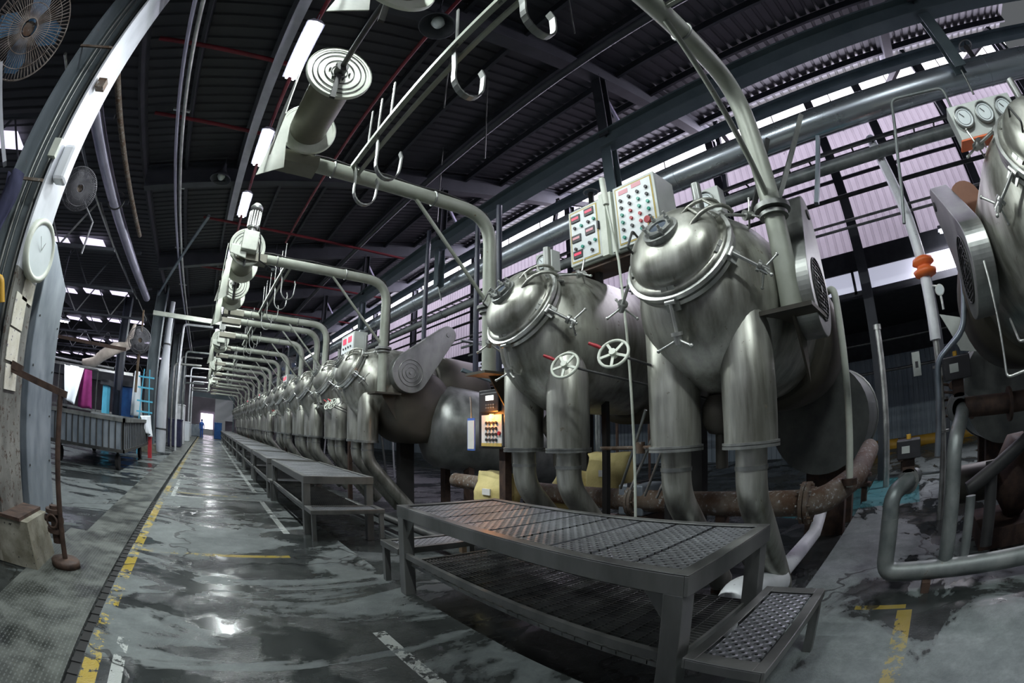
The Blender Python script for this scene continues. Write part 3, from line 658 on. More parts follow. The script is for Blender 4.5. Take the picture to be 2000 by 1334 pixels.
# ================================================================ BENCHES
def bench(label,loc,L,W=1.1,near=True,simple=False):
    t=T('platform_bench',label,'bench',loc,'steel platform benches in front of the kiers')
    H=.857
    b=MB(); e=.075
    b.box((0,0,H-.105),(W,.02,H-.002)); b.box((0,L-.02,H-.105),(W,L,H-.002)); b.box((0,.021,H-.105),(.02,L-.021,H-.002)); b.box((W-.02,.021,H-.105),(W,L-.021,H-.002))
    b.box((.0,.0,H-.001),(W,e,H+.006)); b.box((0,L-e,H-.001),(W,L,H+.006)); b.box((0,e,H-.001),(e,L-e,H+.006)); b.box((W-e,e,H-.001),(W,L-e,H+.006)); b.build('frame','bench',t,bevel=.006)
    n=max(4,round(L/.32)); st=(L-2*e)/n
    b=MB()
    for i in range(n): b.box((e+.004,e+i*st+.014,H-.016),(W-e-.004,e+(i+1)*st-.014,H-.006))
    b.build('tread_panel','perf',t)
    for x_ in (.055,W-.055):
        for y in (.075,L-.075):
            b=MB(); b.box((x_-.055,y-.055,-.13 if x_>W/2 else 0),(x_+.055,y+.055,H-.1)); s_=1 if y<L/2 else -1
            b.prism([(0,0),(.16,0),(0,-.2)],(x_-.01,y+.05*s_,H-.1),(0,s_,0),(0,0,1),.01); b.build('leg','bench',t,bevel=.006)
    b=MB(); b.bar((.03,.05,.40),(.03,L-.05,.40),.04,.05); b.build('lower_rail','bench',t)
    if not simple:
        b=MB(); x_=.06
        while x_<W-.02: b.box((x_,.12,.30),(x_+.006,L-.1,.33)); x_+=.035
        y=.12
        while y<L-.1: b.box((.06,y,.305),(W-.02,y+.008,.328)); y+=.1
        b.box((.05,.10,.28),(W-.01,.12,.34)); b.box((.05,L-.1,.28),(W-.01,L-.08,.34)); b.build('grating_shelf','steel_mid',t)
    for s_ in ((0,1) if near else (0,)):
        sd=.42; y0=-sd-.01 if s_==0 else L+.01
        b=MB(); h=.43; ee=.06
        b.box((0,y0,h-.055),(W,y0+.015,h-.002)); b.box((0,y0+sd-.015,h-.055),(W,y0+sd,h-.002)); b.box((0,y0+.016,h-.055),(.015,y0+sd-.016,h-.002)); b.box((W-.015,y0+.016,h-.055),(W,y0+sd-.016,h-.002))
        b.box((0,y0,h-.001),(W,y0+ee,h+.005)); b.box((0,y0+sd-ee,h-.001),(W,y0+sd,h+.005)); b.box((0,y0+ee,h-.001),(ee+.03,y0+sd-ee,h+.005)); b.box((W-ee-.03,y0+ee,h-.001),(W,y0+sd-ee,h+.005)); st_=b.build('step','bench',t,bevel=.005)
        b=MB(); b.box((ee+.04,y0+ee+.015,h-.014),(W-ee-.04,y0+sd-ee-.015,h-.004)); b.build('step_tread','perf',st_)
        for x_ in (.045,W-.045):
            yy=y0+.04 if s_==0 else y0+sd-.04
            b=MB(); b.box((x_-.03,yy-.03,0 if s_==0 or x_<.5 else -.13),(x_+.03,yy+.03,h-.05)); b.build('step_leg','bench',st_)
    return t
bench('large perforated steel platform bench with a low step at each end, nearest the camera',(1.71,.94,0),2.87)
b1=bench('perforated steel platform bench, second from the camera, with a step at its near end',(1.42,6.45,0),3.2,near=False)
for i,y in enumerate((9.95,13.5,17.0,20.5,24.2,27.8,31.5,35.2,39,43)):
    dup(b1,(1.36,y,0),'steel platform bench in the row along the aisle, %s from the camera'%ORD[i+2],skip=('grating_shelf',) if i>1 else ())

# ================================================================ CONTROL CABINETS
def btn(b,p,r=.014): b.cyl(p,(p[0]-.02,p[1],p[2]),r,10)
t=T('control_cabinet','grey control cabinet with red displays and small buttons, left of the pair over the kiers','cabinet',(3.4,2.57,3.27))
b=MB(); b.box((.0,0,0),(.34,.60,.70)); b.build('body','panel',t,bevel=.008)
d=MB(); d.box((-.03,.14,.02),(0,.60,.68)); dd=d.build('door','panel',t,bevel=.006)
b=MB(); b.box((-.034,.175,.05),(-.028,.575,.655)); b.build('door_gasket','ochre',dd)
b=MB(); b.box((-.038,.19,.065),(-.033,.56,.64)); b.build('panel_face','panelface',dd)
for (y,z,m) in ((.43,.53,'redlit'),(.23,.55,'redlit'),(.43,.29,'bluelab'),(.23,.32,'bluelab'),(.42,.10,'redlit')):
    b=MB(); b.box((-.05,y-.01,z-.008),(-.036,y+.12,z+.075)); q=b.build('display','black',dd)
    b=MB(); b.box((-.053,y+.005,z+.022),(-.049,y+.105,z+.05)); b.build('digits','redlit' if m=='redlit' else 'pinkpaper',q)
for k,(y,z,m) in enumerate(((.5,.45,'black'),(.4,.45,'green'),(.3,.46,'black'),(.22,.47,'green'),(.5,.2,'black'),(.4,.2,'green'),(.3,.21,'black'),(.22,.22,'green'),(.27,.12,'black'))):
    b=MB(); btn(b,(-.038,y,z),.018); b.build('button',m,dd)
b=MB(); b.box((-.05,.05,.0),(0,.13,.72)); b.build('side_rail','cream',t)
b=MB(); b.box((-.06,.155,.33),(-.03,.175,.42)); b.build('latch','black',dd)
t=T('control_cabinet','grey control cabinet with rows of green and red buttons, right one above the kiers','cabinet',(3.4,1.98,3.27))
b=MB(); b.box((0,0,0),(.34,.56,.72)); b.build('body','panel',t,bevel=.008)
b=MB(); b.box((-.03,0,.02),(0,.53,.72)); dd=b.build('door','panel',t,bevel=.006)
b=MB(); b.box((-.034,.03,.05),(-.028,.50,.69)); b.build('door_gasket','ochre',dd)
b=MB(); b.box((-.038,.045,.065),(-.033,.485,.675)); b.build('panel_face','panelface',dd)
for (y,z) in ((.33,.6),(.16,.62)):
    b=MB(); b.box((-.041,y,z),(-.037,y+.12,z+.05)); b.build('label_plate','pinkpaper',dd)
cols=['black','green','green','red','black','black']
for r_ in range(6):
    for c_ in range(4):
        m=['black','black','green','red','black','green'][r_] if (r_+c_)%3 else ['black','green','red','green','red','black'][r_]
        b=MB(); btn(b,(-.038,.43-c_*.11,.53-r_*.083+c_*.012),.018); b.build('button',m,dd)
b=MB(); b.box((-.042,.06,.14),(-.037,.14,.22)); b.build('yellow_plate','yellow',dd)
b=MB(); b.cyl((-.04,.1,.18),(-.09,.1,.18),.022,12); b.cyl((-.09,.1,.18),(-.11,.1,.18),.036,14); b.build('stop_button','red',dd)
b=MB(); b.box((-.05,.55,.0),(.0,.585,.70)); b.build('side_rail','cream',t)
t_=T('cabinet_frame','dark bracket frame carrying the two control cabinets','bracket',(3.45,1.98,3.1))
b=MB(); b.box((-.02,-.05,.12),(.34,1.25,.165)); b.build('shelf','rustdark',t_)
b=MB(); b.box((.1,.2,-3.23),(.16,.26,.13)); b.box((.1,.95,-3.23),(.16,1.01,.13)); b.build('post','rubber',t_)
# far cabinets
for i,(y,z0) in enumerate(((9.0,2.85),(16.9,2.75),(25.2,2.6),(33,2.6))):
    t=T('control_cabinet','small pale control panel with red displays in the receding row, %s from the camera'%ORD[i+1].replace('second','first'),'cabinet',(3.0,y,z0),'distant control panels')
    b=MB(); b.box((0,0,0),(.3,.9,.8)); b.build('body','panel',t)
    b=MB(); b.box((-.01,.04,.04),(0,.86,.76)); f=b.build('panel_face','panelface',t)
    for y_ in (.15,.52):
        b=MB(); b.box((-.02,y_,.6),(-.01,y_+.22,.72)); b.build('display','redlit',f)
    for r_ in range(4):
        for c_ in range(4):
            b=MB(); b.cyl((-.01,.18+c_*.17,.5-r_*.12),(-.03,.18+c_*.17,.5-r_*.12),.025,8); b.build('button','black',f)
    b=MB(); b.box((.1,.4,-z0-.13),(.18,.5,.02)); b.build('post','rustdark',t)

# pressure gauges boxes
def gauge(b_parent,y,z,r=.085,x=-.02):
    b=MB(); b.lathe([(r*1.12,0),(r*1.12,.03),(r,.035),(r*.98,.02)],(x,y,z),(-1,0,0),28,False,cap=False); g=b.build('gauge','steel_mid',b_parent)
    b=MB(); b.lathe([(.001,.022),(r,.022)],(x,y,z),(-1,0,0),28,False); b.build('dial_face','dial',g)
    b=MB(); b.bar((x-.026,y,z),(x-.026,y+r*.35,z+r*.45),.006,.004); b.ring((x-.024,y,z),(1,0,0),r*.75,.0018,24,4); b.build('needle','black',g)
for (x_,y,z,n,lb) in ((3.5,1.37,3.37,1,'grey gauge box with one dial above the large kier'),(3.5,3.58,3.42,1,'grey gauge box with one dial above the kier at the far end of the bench')):
    t=T('gauge_box',lb,'gauge box',(x_,y,z))
    b=MB(); b.box((-.02,0,0),(.12,.28,.26)); b.build('body','panel',t,bevel=.006); gauge(t,.15,.13,.085)
    b=MB(); b.tube([(.05,.14,0),(.05,.14,-.3)],.012,8); b.build('stem','steel_mid',t)
t=T('gauge_box','grey gauge box with three round dials above the right edge kier','gauge box',(3.3,-1.72,3.2))
b=MB(); b.box((-.02,0,0),(.14,.72,.30)); b.build('body','panel',t,bevel=.008)
b=MB(); b.box((-.03,-.01,-.012),(.14,.73,0)); b.build('orange_edge','orange',t)
for y in (.14,.37,.60): gauge(t,y,.17,.088)
for y in (.2,.36,.5):
    b=MB(); b.tube(bend([(.04,y,0),(.04,y,-.15),(.1,y-.15,-.42)],.05,3),.01,6); b.build('capillary','steel',t)

# lower control station with amber lamp
t=T('control_station','black control station with lit screen and amber lamp beside the kier','control station',(3.33,4.22,1.36))
b=MB(); b.box((0,0,0),(.3,.62,.74)); b.build('body','black',t,bevel=.01)
b=MB(); b.box((-.03,.16,.45),(0,.56,.70)); s1=b.build('screen_bezel','black',t,bevel=.02)
b=MB(); b.box((-.036,.26,.60),(-.03,.42,.66)); b.build('screen','lcd',s1)
b=MB()
for r_ in range(2):
    for c_ in range(4): b.box((-.036,.24+c_*.05,.50+r_*.035),(-.03,.275+c_*.05,.52+r_*.035))
b.build('keypad','steel_mid',s1)
b=MB(); b.box((-.012,.12,.04),(0,.54,.42)); s2=b.build('switch_panel','panelface',t)
for r_ in range(4):
    for c_ in range(4):
        b=MB(); btn(b,(-.012,.42-c_*.065,.32-r_*.07),.02); b.build('switch','black',s2)
b=MB(); btn(b,(-.012,.16,.19),.026); b.build('stop_button','red',s2)
b=MB(); b.box((-.016,.12,.03),(-.01,.54,.07)); b.build('trim_strip','ochre',s2)
b=MB(); b.cyl((-.012,.30,.40),(-.05,.30,.40),.03,14); b.build('amber_lamp','amber',t)
b=MB(); b.box((.1,.2,-1.49),(.2,.32,0)); b.build('post','rustdark',t)
l=bpy.data.lights.new('amber_lamp_glow','POINT'); l.energy=5; l.color=(1,.35,.06); l.shadow_soft_size=.04; o=bpy.data.objects.new('amber_lamp_glow',l); C.objects.link(o); o.location=(3.24,4.52,1.76)
t=T('clipboard','white paper clipboard hanging left of the control station','clipboard',(3.28,4.86,1.33))
b=MB(); b.box((0,0,0),(.012,.17,.42)); b.build('board','bluelab',t)
b=MB(); b.box((-.006,.01,.02),(0,.155,.39)); b.build('sheet','paper',t)
b=MB(); b.tube([(0,.08,.42),(0,.1,.7)],.01,6); b.build('cord','steel',t)

# ================================================================ SACKS
def sack(label,loc,rz,sx=.2,sy=.3,h=.62,seed=1):
    r_=random.Random(seed); b=MB(); n=20; m=12; vs=[];fs=[]
    for j in range(m+1):
        v=j/m; z=v*h
        w_=sx*(1.0 if v<.65 else 1-.75*((v-.65)/.35)); d_=sy*(1-.06*math.sin(v*9))*(1 if v<.7 else 1+.10*((v-.7)/.3)); sq=.25+.75*min(1,v*6)
        for i in range(n):
            a=2*PI*i/n; ca,sa=math.cos(a),math.sin(a)
            px__=w_*sq*math.copysign(abs(ca)**.55,ca)*(1+r_.uniform(-.05,.05)); py__=d_*sq*math.copysign(abs(sa)**.55,sa)*(1+r_.uniform(-.03,.03))
            vs.append((px__,py__,z+(r_.uniform(-.015,.03) if v>.8 else 0)))
    for j in range(m):
        for i in range(n): fs.append((j*n+i,j*n+(i+1)%n,(j+1)*n+(i+1)%n,(j+1)*n+i))
    fs.append(tuple(range(n))[::-1]); fs.append(tuple(range(m*n,m*n+n))); b.add(vs,fs,True)
    t=T('sack',label,'sack',loc,rz=rz); b.build('bag','sack',t)
    b=MB(); b.box((-sx-.012,-.08,h*.55),(-sx+.01,.06,h*.68)); b.build('paper_label','paper',t)
    return t
sack('upright yellow paper sack with a white label below the control station',(3.6,4.82,.41),.15)
s2=sack('yellow paper sack leaning behind the legs of the second kier',(4.35,4.25,.42),.5,seed=3); s2.rotation_euler=(R(12),R(10),.5)
s3=sack('yellow paper sack half hidden behind the second kier, right of the leaning one',(4.5,3.65,.65),.2,seed=5)
t=T('pallet','low dark shelf the yellow sacks stand on','shelf',(3.3,3.4,-.13))
b=MB(); b.box((0,-.1,.5),(1.5,1.95,.54))
b.build('top','wood',t)
b=MB(); b.box((.5,-.1,.54),(1.5,1.2,.56)); b.build('board','wood',t)
for x_ in (.02,1.4):
    for y in (-.05,1.85):
        b=MB(); b.box((x_,y,0),(x_+.08,y+.08,.5)); b.build('leg','wood',t)

# blue-grey boxes behind
t=T('crate','bluish grey box standing behind the gap between the near kiers','box',(4.1,2.9,.62))
b=MB(); b.box((-.2,-.16,0),(.2,.16,.34)); b.build('body','galv',t,bevel=.02)
b=MB(); b.box((-.21,-.02,0),(.21,.03,.36)); b.build('strap','black',t)
b=MB(); b.box((-.2,-.2,-.75),(.2,.2,0)); b.build('stand','rustdark',t)

# ================================================================ HANDWHEELS
def wheel(label,c,axis,r,rodend):
    t=T('handwheel',label,'handwheel',c)
    ax=V(axis).normalized(); u,v_=frame(ax)
    b=MB(); b.ring((0,0,0),ax,r,.012,32,8)
    for k in range(5):
        a=k*2*PI/5+.3; b.bar((0,0,0),(u*math.cos(a)+v_*math.sin(a))*r,.022,.010,ax)
    b.cyl(ax*-.03,ax*.03,.028,14); b.build('rim','cream',t)
    g=(u*math.cos(2.4)+v_*math.sin(2.4))
    q=V(0,.9,.45)*r
    b=MB(); b.tube([q,q+V(-.02,.03,.02),q+V(-.05,.09,.05)],[.012,.016,.013],10); b.build('grip','red',t)
    b=MB(); b.tube([(0,0,0),V(rodend)-V(c)],.010,8); b.build('spindle','pipe_dark',t)
    return t
wheel('cream handwheel with red grip in front of the second kier belly',(2.62,2.58,2.08),(-.85,-.25,.45),.12,(3.6,1.75,1.75))
wheel('cream handwheel with red grip in the gap between the two near kiers',(2.62,2.07,2.1),(-.85,-.25,.45),.12,(3.6,1.3,1.7))
for i,y in enumerate((9.2,9.55,17.2,17.6)):
    wheel('tiny distant handwheel with red grip among the far kiers, %s of four'%ORD[i],(2.65,y,2.1),(-.85,-.25,.45),.12,(3.4,y-.3,1.8))
# pole between kiers
t=T('lever_pole','thin cream pole with a bent top standing between the two near kiers','pole',(3.02,2.2,.0))
b=MB(); b.tube([(0,.14,3.6),(0,.06,3.0),(.0,.03,2.3),(0,0,1.4),(.05,0,-.1)],.012,8); b.build('rod','cream',t)
b=MB(); b.tube([(0,.14,3.6),(0,.16,3.9)],.03,10); b.build('sleeve','cream',t)
for i,(a_,c_) in enumerate((((3.3,2.45,1.0),(3.5,1.95,2.2)),((3.35,2.6,1.0),(3.2,2.2,1.7)),((3.5,2.3,.9),(3.9,1.9,2.1)),((3.6,2.5,.9),(3.7,2.1,1.9)))):
    b=MB(); b.tube([a_,c_],.014,8); tag(b.build('linkage_rod','steel_mid'),'slanting thin steel rod in the gap between the near kiers, %s of four'%ORD[i],'rod','linkage rods between the near kiers')
b=MB(); b.tube([(3.25,1.95,1.38),(3.25,2.75,1.38)],.018,8); b.cyl((3.25,2.3,1.33),(3.25,2.3,1.43),.04,10); tag(b.build('linkage_bar','rust'),'rusty horizontal bar between the near kiers at leg bottom height','bar')

# ================================================================ FLOOR-LEVEL PIPEWORK
t=T('floor_pipe','white elbow and mottled pipe running back from behind the bench','pipe',(3.35,1.2,0))
b=MB(); b.tube(bend([(-.18,.14,-.12),(-.18,.14,.2),(.45,-.05,.12)],.2,8),.13,20); b.build('elbow','white_pipe',t)
b=MB(); b.tube([(.35,-.02,.13),(2.0,.0,.17),(6.0,.55,.35)],.085,16); b.build('pipe','white_pipe',t)
b=MB(); b.cyl((.9,0,-.13),(.9,0,.08),.05,10); b.build('stand','rustdark',t)
t=T('flanged_pipe','thick rusty flanged pipe running across behind the kier legs','pipe',(4.0,0,.78))
b=MB(); b.tube(bend([(0,6.5,0),(0,.85,0),(.7,.6,.12),(1.6,.55,.3)],.2,6),.12,20); b.build('pipe','rust',t)
for y in (.95,2.85,5.4):
    b=MB(); b.cyl((0,y,0),(0,y+.035,0),.19,20); b.cyl((0,y+.045,0),(0,y+.08,0),.19,20)
    for k in range(8): a=k*PI/4; b.cyl((.16*math.cos(a),y-.03,.16*math.sin(a)),(.16*math.cos(a),y+.11,.16*math.sin(a)),.012,6)
    b.build('flange','rust',t)
for y in (1.8,4.4):
    b=MB(); b.box((-.06,y,-.91),(.06,y+.1,-.1)); b.build('support','rustdark',t)
# right side manifold
t=T('valve_manifold','grey pipe manifold on the floor with risers at the right edge','pipework',(3.9,0,0))
b=MB(); b.tube(bend([(.02,.17,.62),(.02,.17,.15),(-.08,-1.9,.17),(-.1,-3,.2)],.13,8),.082,18); b.build('header','pipe_grey',t)
for yy in (-.3,-1.5,-2.6):
    b=MB(); b.box((-.14,yy,0),(.04,yy+.08,.09)); b.build('foot','rustdark',t)
b=MB(); b.tube(bend([(.02,.17,.5),(.02,.17,.82),(.3,.02,.86),(.6,-.05,.86)],.14,8),.078,18); b.build('riser','pipe_grey',t)
b=MB(); b.tube(bend([(.02,-.42,.15),(.06,-.42,1.15),(.35,-.55,1.35),(.75,-.6,1.4)],.2,8),.075,18); b.build('riser','pipe_grey',t)
b=MB(); b.tube([(.1,-.62,.15),(.12,-.62,.7)],.05,12); b.build('riser','pipe_grey',t)
for (x_,y,z,s_) in ((.32,.02,.86,1.),(.55,-.55,1.4,1.25)):
    b=MB()
    for o_ in (0,.12*s_): b.cyl((x_+o_,y-.0,z),(x_+o_+.03,y,z),.11*s_,18)
    b.cyl((x_,y,z),(x_+.15*s_,y,z),.07*s_,14)
    for k in range(6):
        a=k*PI/3
        for o_ in (-.015,.15*s_): b.cyl((x_+o_,y+.085*s_*math.cos(a),z+.085*s_*math.sin(a)),(x_+o_+.03,y+.085*s_*math.cos(a),z+.085*s_*math.sin(a)),.012,6)
    vb=b.build('valve_body','steel_mid',t)
    b=MB(); b.box((x_-.0,y-.06,z+.08*s_),(x_+.12,y+.06,z+.2*s_)); b.build('yoke','rustdark',vb)
    b=MB(); b.box((x_-.06,y-.12*s_,z+.2*s_),(x_+.16,y+.12*s_,z+.36*s_)); ac=b.build('actuator','black',t,bevel=.01)
    b=MB(); b.box((x_-.063,y-.01,z+.25*s_),(x_-.058,y+.07*s_,z+.31*s_)); b.build('plate','panel',ac)
    b=MB(); b.cyl((x_+.05,y,z+.36*s_),(x_+.05,y,z+.40*s_),.025,10); b.build('yellow_knob','yellow',ac)
for (ya,za,yb,zb) in ((-.62,.7,-1.9,1.3),(-.9,.17,-.9,.9),(-1.3,.9,-2.6,.9)):
    b=MB(); b.tube([(.4,ya,za),(.5,yb,zb)],.07,14); b.build('branch_pipe','pipe_dark',t)
for (y,z) in ((-1.1,1.35),(-1.35,1.35),(-1.7,1.3)):
    b=MB(); b.cyl((.5,y,z),(.5,y-.03,z),.15,18); b.build('flange','rustdark',t)
b=MB(); b.tube(bend([(.5,-.6,1.4),(.5,-1.1,1.36),(.5,-2.2,1.3)],.1,4),.09,16); b.build('upper_pipe','rustdark',t)
# machinery body behind the manifold
t=T('pump_set','dark pump and base behind the pipe manifold at the right edge','pump',(5.2,-1.6,0))
b=MB(); b.lathe([(.01,-.1),(.25,-.05),(.42,.1),(.42,.3),(.25,.42),(.15,.5)],(0,0,.6),(0,1,0),28,True); b.build('casing','rustdark',t)
b=MB(); b.box((-.5,-.6,-.02),(.5,.7,.2)); b.build('base','rustdark',t)
b=MB(); b.cyl((0,.5,.6),(0,1.1,.6),.2,20); b.build('motor','kier_dark',t)
# thin tubes on the right kier
b=MB(); b.tube(bend([(3.2,-.9,1.9),(2.85,-.85,1.72),(2.8,-1.2,1.74),(2.75,-1.9,1.95)],.04,4),.01,8); tag(b.build('capillary_tube','steel'),'thin bent steel tube, upper one across the right edge kier','tube')
b=MB(); b.tube(bend([(3.2,-.78,2.3),(3.1,-.78,1.55),(2.9,-1.1,1.58),(2.8,-2.0,1.75)],.04,4),.01,8); tag(b.build('capillary_tube','steel'),'thin bent steel tube, lower one across the right edge kier','tube')
# white riser with orange valve
t=T('riser_pipe','shiny white riser pipe with an orange valve right of the thin cream pipe','pipe',(6.3,-.5,0))
b=MB(); b.tube([(.3,.12,5.4),(0,0,3.9),(0,-.02,3.3)],.085,18); b.tube([(0,-.02,3.08),(0,0,2.25)],.085,18); b.build('pipe','white_pipe',t)
b=MB(); b.tube([(0,0,2.3),(0,0,-.13)],.05,14); b.build('lower_pipe','steel',t)
b=MB(); b.lathe([(.09,0),(.17,.03),(.19,.09),(.12,.12),(.12,.16),(.18,.19),(.16,.25),(.09,.28)],(0,-.04,3.05),(0,0,1),24,True); b.build('orange_valve','orange',t)
b=MB(); b.cyl((0,-.2,2.85),(-.03,-.2,2.85),.075,20); gg=b.build('gauge','steel',t)
b=MB(); b.cyl((-.031,-.2,2.85),(-.035,-.2,2.85),.062,20); b.build('dial_face','dial',gg)
b=MB(); b.tube([(0,0,2.95),(0,-.2,2.9),(0,-.2,2.6)],.02,8); b.build('gauge_stem','steel',t)
b=MB(); b.prism([(0,0),(.5,-.15),(.5,-.55),(.25,-.5)],(0,-.12,2.55),(0,-1,0),(0,0,1),.02); b.build('sheet_cover','panel',t)
for z in (1.9,1.5,1.1):
    b=MB(); b.cyl((0,0,z),(0,0,z+.03),.10,16); b.build('flange','steel_mid',t)
b=MB()
for k in range(6): b.cyl((.0,-.1-.07*k,1.75-.1*k),(-.12,-.1-.07*k,1.75-.1*k),.05,10); b.tube([(0,0,1.8-.1*k),(-.05,-.1-.07*k,1.75-.1*k)],.02,6)
b.build('valve_cluster','rustdark',t)
b=MB(); b.box((-.03,.28,1.85),(.02,.4,2.15)); b.build('switch_box','panel',t)
b=MB(); b.box((-.032,.315,1.95),(-.03,.36,2.03)); b.build('switch','black',t)
# hose/duct arc in front of riser
b=MB(); b.tube(bend([(4.6,-.9,3.2),(4.6,-.80,2.45),(4.6,-.70,2.08),(4.6,-.35,1.85),(4.6,-.3,1.0)],.1,4),.035,12); tag(b.build('hose','galv'),'grey flat conduit running down behind the right belt guard','conduit')
# cream thin pipe & other verticals on the right
t=T('riser_pipe','thin cream riser pipe beside the belt guard of the large kier','pipe',(4.25,.52,0))
b=MB(); b.tube(bend([(.3,.35,2.66),(0,.1,2.66),(0,.1,.86)],.1,5),.036,14); b.build('pipe','cream',t)
b=MB(); b.cyl((0,.1,.88),(0,.1,.94),.08,12); b.build('flange','rustdark',t)
t=T('riser_pipe','thin shiny riser pipe standing free in front of the back wall','pipe',(9.5,.55,0))
b=MB(); b.tube([(0,0,3.1),(0,0,-.13)],.07,14); b.build('pipe','steel',t)
b=MB(); b.cyl((0,0,3.05),(0,0,3.15),.09,14); b.build('cap','steel',t)
t=T('bent_pipe','dark bent pipe loop hanging beside the three-dial gauge box','pipe',(4.6,0,0))
b=MB(); b.tube(bend([(0,-.30,3.2),(0,-.5,3.9),(0,-.75,4.6),(0,-1.5,4.56),(0,-1.46,4.1)],.08,4),.02,10); b.build('pipe','pipe_grey',t)
b=MB(); b.tube([(18.6,-5,.15),(18.6,4,.15)],.22,14); tag(b.build('floor_barrier','yellow'),'yellow pipe lying at the foot of the back wall','pipe')
for i,(z,x_) in enumerate(((2.9,18),(4.0,18))):
    b=MB(); b.tube([(x_,-6,z),(x_,6,z)],.05,8); tag(b.build('wall_rail','steel_mid'),['lower','upper'][i]+' thin rail crossing the dark back area on the right','rail')
for i,(x_,y,h) in enumerate(((11,.2,.9),(12,.0,.7),(10.5,1.3,1.1),(8.2,.9,.8))):
    t=T('valve_stand','dark valve stand on the far right floor, %s of four'%ORD[i],'valve',(x_,y,-.13))
    b=MB(); b.tube([(0,0,0),(0,0,h)],.06,10); b.cyl((0,0,h*.5),(0,0,h*.5+.05),.14,12); b.cyl((0,0,h*.7),(0,0,h*.7+.05),.14,12); b.build('body','rustdark',t)
    b=MB(); b.ring((0,0,h+.05),(0,0,1),.12,.015,16,6); b.bar((-.12,0,h+.05),(.12,0,h+.05),.015,.015); b.build('wheel','pipe_dark',t)
b=MB(); b.tube([(3.0,5.0,.12),(2.9,9,.12)],.06,10); tag(b.build('trench_pipe','pipe_dark'),'dark pipe on the low floor behind the second bench','pipe')

# ================================================================ PIPE RACK CLUTTER
rk=T('pipe_rack','tangle of dark pipes and posts behind the second arm, in front of the lilac wall','pipe rack',(7.0,5.5,-.13))
for i in range(34):
    b=MB(); m=rnd.choice(['pipe_dark','pipe_dark','steel_mid','pipe_grey','rustdark']); r_=rnd.uniform(.018,.045)
    if i%3==0:
        x_=rnd.uniform(0,2.6); y=rnd.uniform(-.8,6.5); b.tube([(x_,y,0),(x_,y,rnd.uniform(3.3,5.4))],r_,8); nm='upright'
    elif i%3==1:
        x_=rnd.uniform(0,2.6); z=rnd.uniform(2.4,4.7); b.tube([(x_,-.8,z),(x_,7,z)],r_,8); nm='pipe'
    else:
        y=rnd.uniform(-.8,6.8); z=rnd.uniform(2.4,4.6); b.tube([(-.3,y,z),(2.9,y,z)],r_,8); nm='cross_pipe'
    b.build(nm,m,rk)
rk2=T('pipe_rack','tangle of pipes above the distant kiers','pipe rack',(6.7,14,-.13))
for i in range(46):
    b=MB(); m=rnd.choice(['pipe_dark','steel_mid','pipe_grey','white_pipe']); r_=rnd.uniform(.025,.05)
    y=.5+i*.8
    if i%2: b.tube(bend([(0,y,3.0),(0,y,rnd.uniform(3.8,4.8)),(2.5,y,rnd.uniform(4.6,4.9))],.2,3),r_,8); nm='pipe'
    else: b.tube([(rnd.uniform(0,1.5),y,0),(rnd.uniform(0,1.5),y,rnd.uniform(3.5,5.2))],r_,8); nm='upright'
    b.build(nm,m,rk2)
for i,(x_,y,z0,z1,m) in enumerate(((4.3,6.35,2.6,5.6,'hose'),(4.3,8.3,3.0,6.0,'hose'),(4.0,5.3,2.3,5.2,'hose'))):
    b=MB(); b.tube([(x_,y,z0),(x_,y,z1)],.05,10); tag(b.build('cable_conduit',m),'dark navy vertical conduit behind the reel arms, %s from the camera'%ORD[i],'conduit')
# added dark filler posts below the kiers so the area reads as shaded
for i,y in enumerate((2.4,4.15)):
    b=MB(); b.box((4.6,y,-.13),(4.75,y+.15,2.0)); tag(b.build('dark_filler_post','rubber'),'added dark filler post under the near kiers, %s from the camera'%ORD[i],'post','added dark filler posts under the near kiers')

# upper right cross bars with struts near large kier
for i,(p,q,m) in enumerate((((3.15,.75,3.1),(3.55,.35,4.05),'steel_mid'),((3.6,.5,3.2),(3.9,.3,4.0),'galv'),((3.2,1.0,3.1),(3.5,.75,3.9),'pipe_dark'))):
    b=MB(); b.bar(p,q,.04,.04); tag(b.build('strut_bar',m),'short slanting strut beside the pole of the large kier, %s of three'%ORD[i],'strut')
# valves on the ducts
for i,(x_,y,z) in enumerate(((6.0,5.0,5.95),(6.0,-2.9,5.95),(6.0,8.6,5.9))):
    t=T('duct_valve','dark handwheel valve standing on the large silver pipe, %s of three'%['between the posts','near the right edge','farthest away'][i],'valve',(x_,y,z))
    b=MB(); b.cyl((0,0,-.12),(0,0,.12),.06,12); b.build('stem','pipe_dark',t)
    b=MB(); b.ring((0,0,.15),(0,0,1),.14,.015,20,6); b.bar((-.14,0,.15),(.14,0,.15),.015,.015); b.bar((0,-.14,.15),(0,.14,.15),.015,.015); b.build('wheel','steel_mid',t)

# ================================================================ LEFT SIDE
t=T('building_column','grey steel column on a concrete plinth at the left edge, with a white side','column',(0,0,0))
b=MB(); b.box((-2.75,3.95,.42),(-2.72,4.55,7.0)); b.box((-2.72,4.22,.42),(-2.25,4.25,7.0)); b.build('web','column',t)
b=MB(); b.box((-2.25,3.95,2.55),(-2.22,4.55,7.0)); b.build('flange','column_white',t)
b=MB(); b.box((-2.25,3.95,.42),(-2.22,4.55,2.55)); b.build('lower_flange','column_rusty',t)
b=MB(); b.prism([(-2.5,.0),(-1.86,0),(-1.9,.42),(-2.45,.42)],(0,4.53,0),(1,0,0),(0,0,1),.6); b.build('plinth','concrete',t)
b=MB(); b.box((-2.55,3.93,0),(-2.3,4.5,.44)); b.build('plinth_base','concrete',t)
b=MB(); b.box((-2.8,3.9,.42),(-1.98,4.55,.45)); b.build('base_plate','rustdark',t)
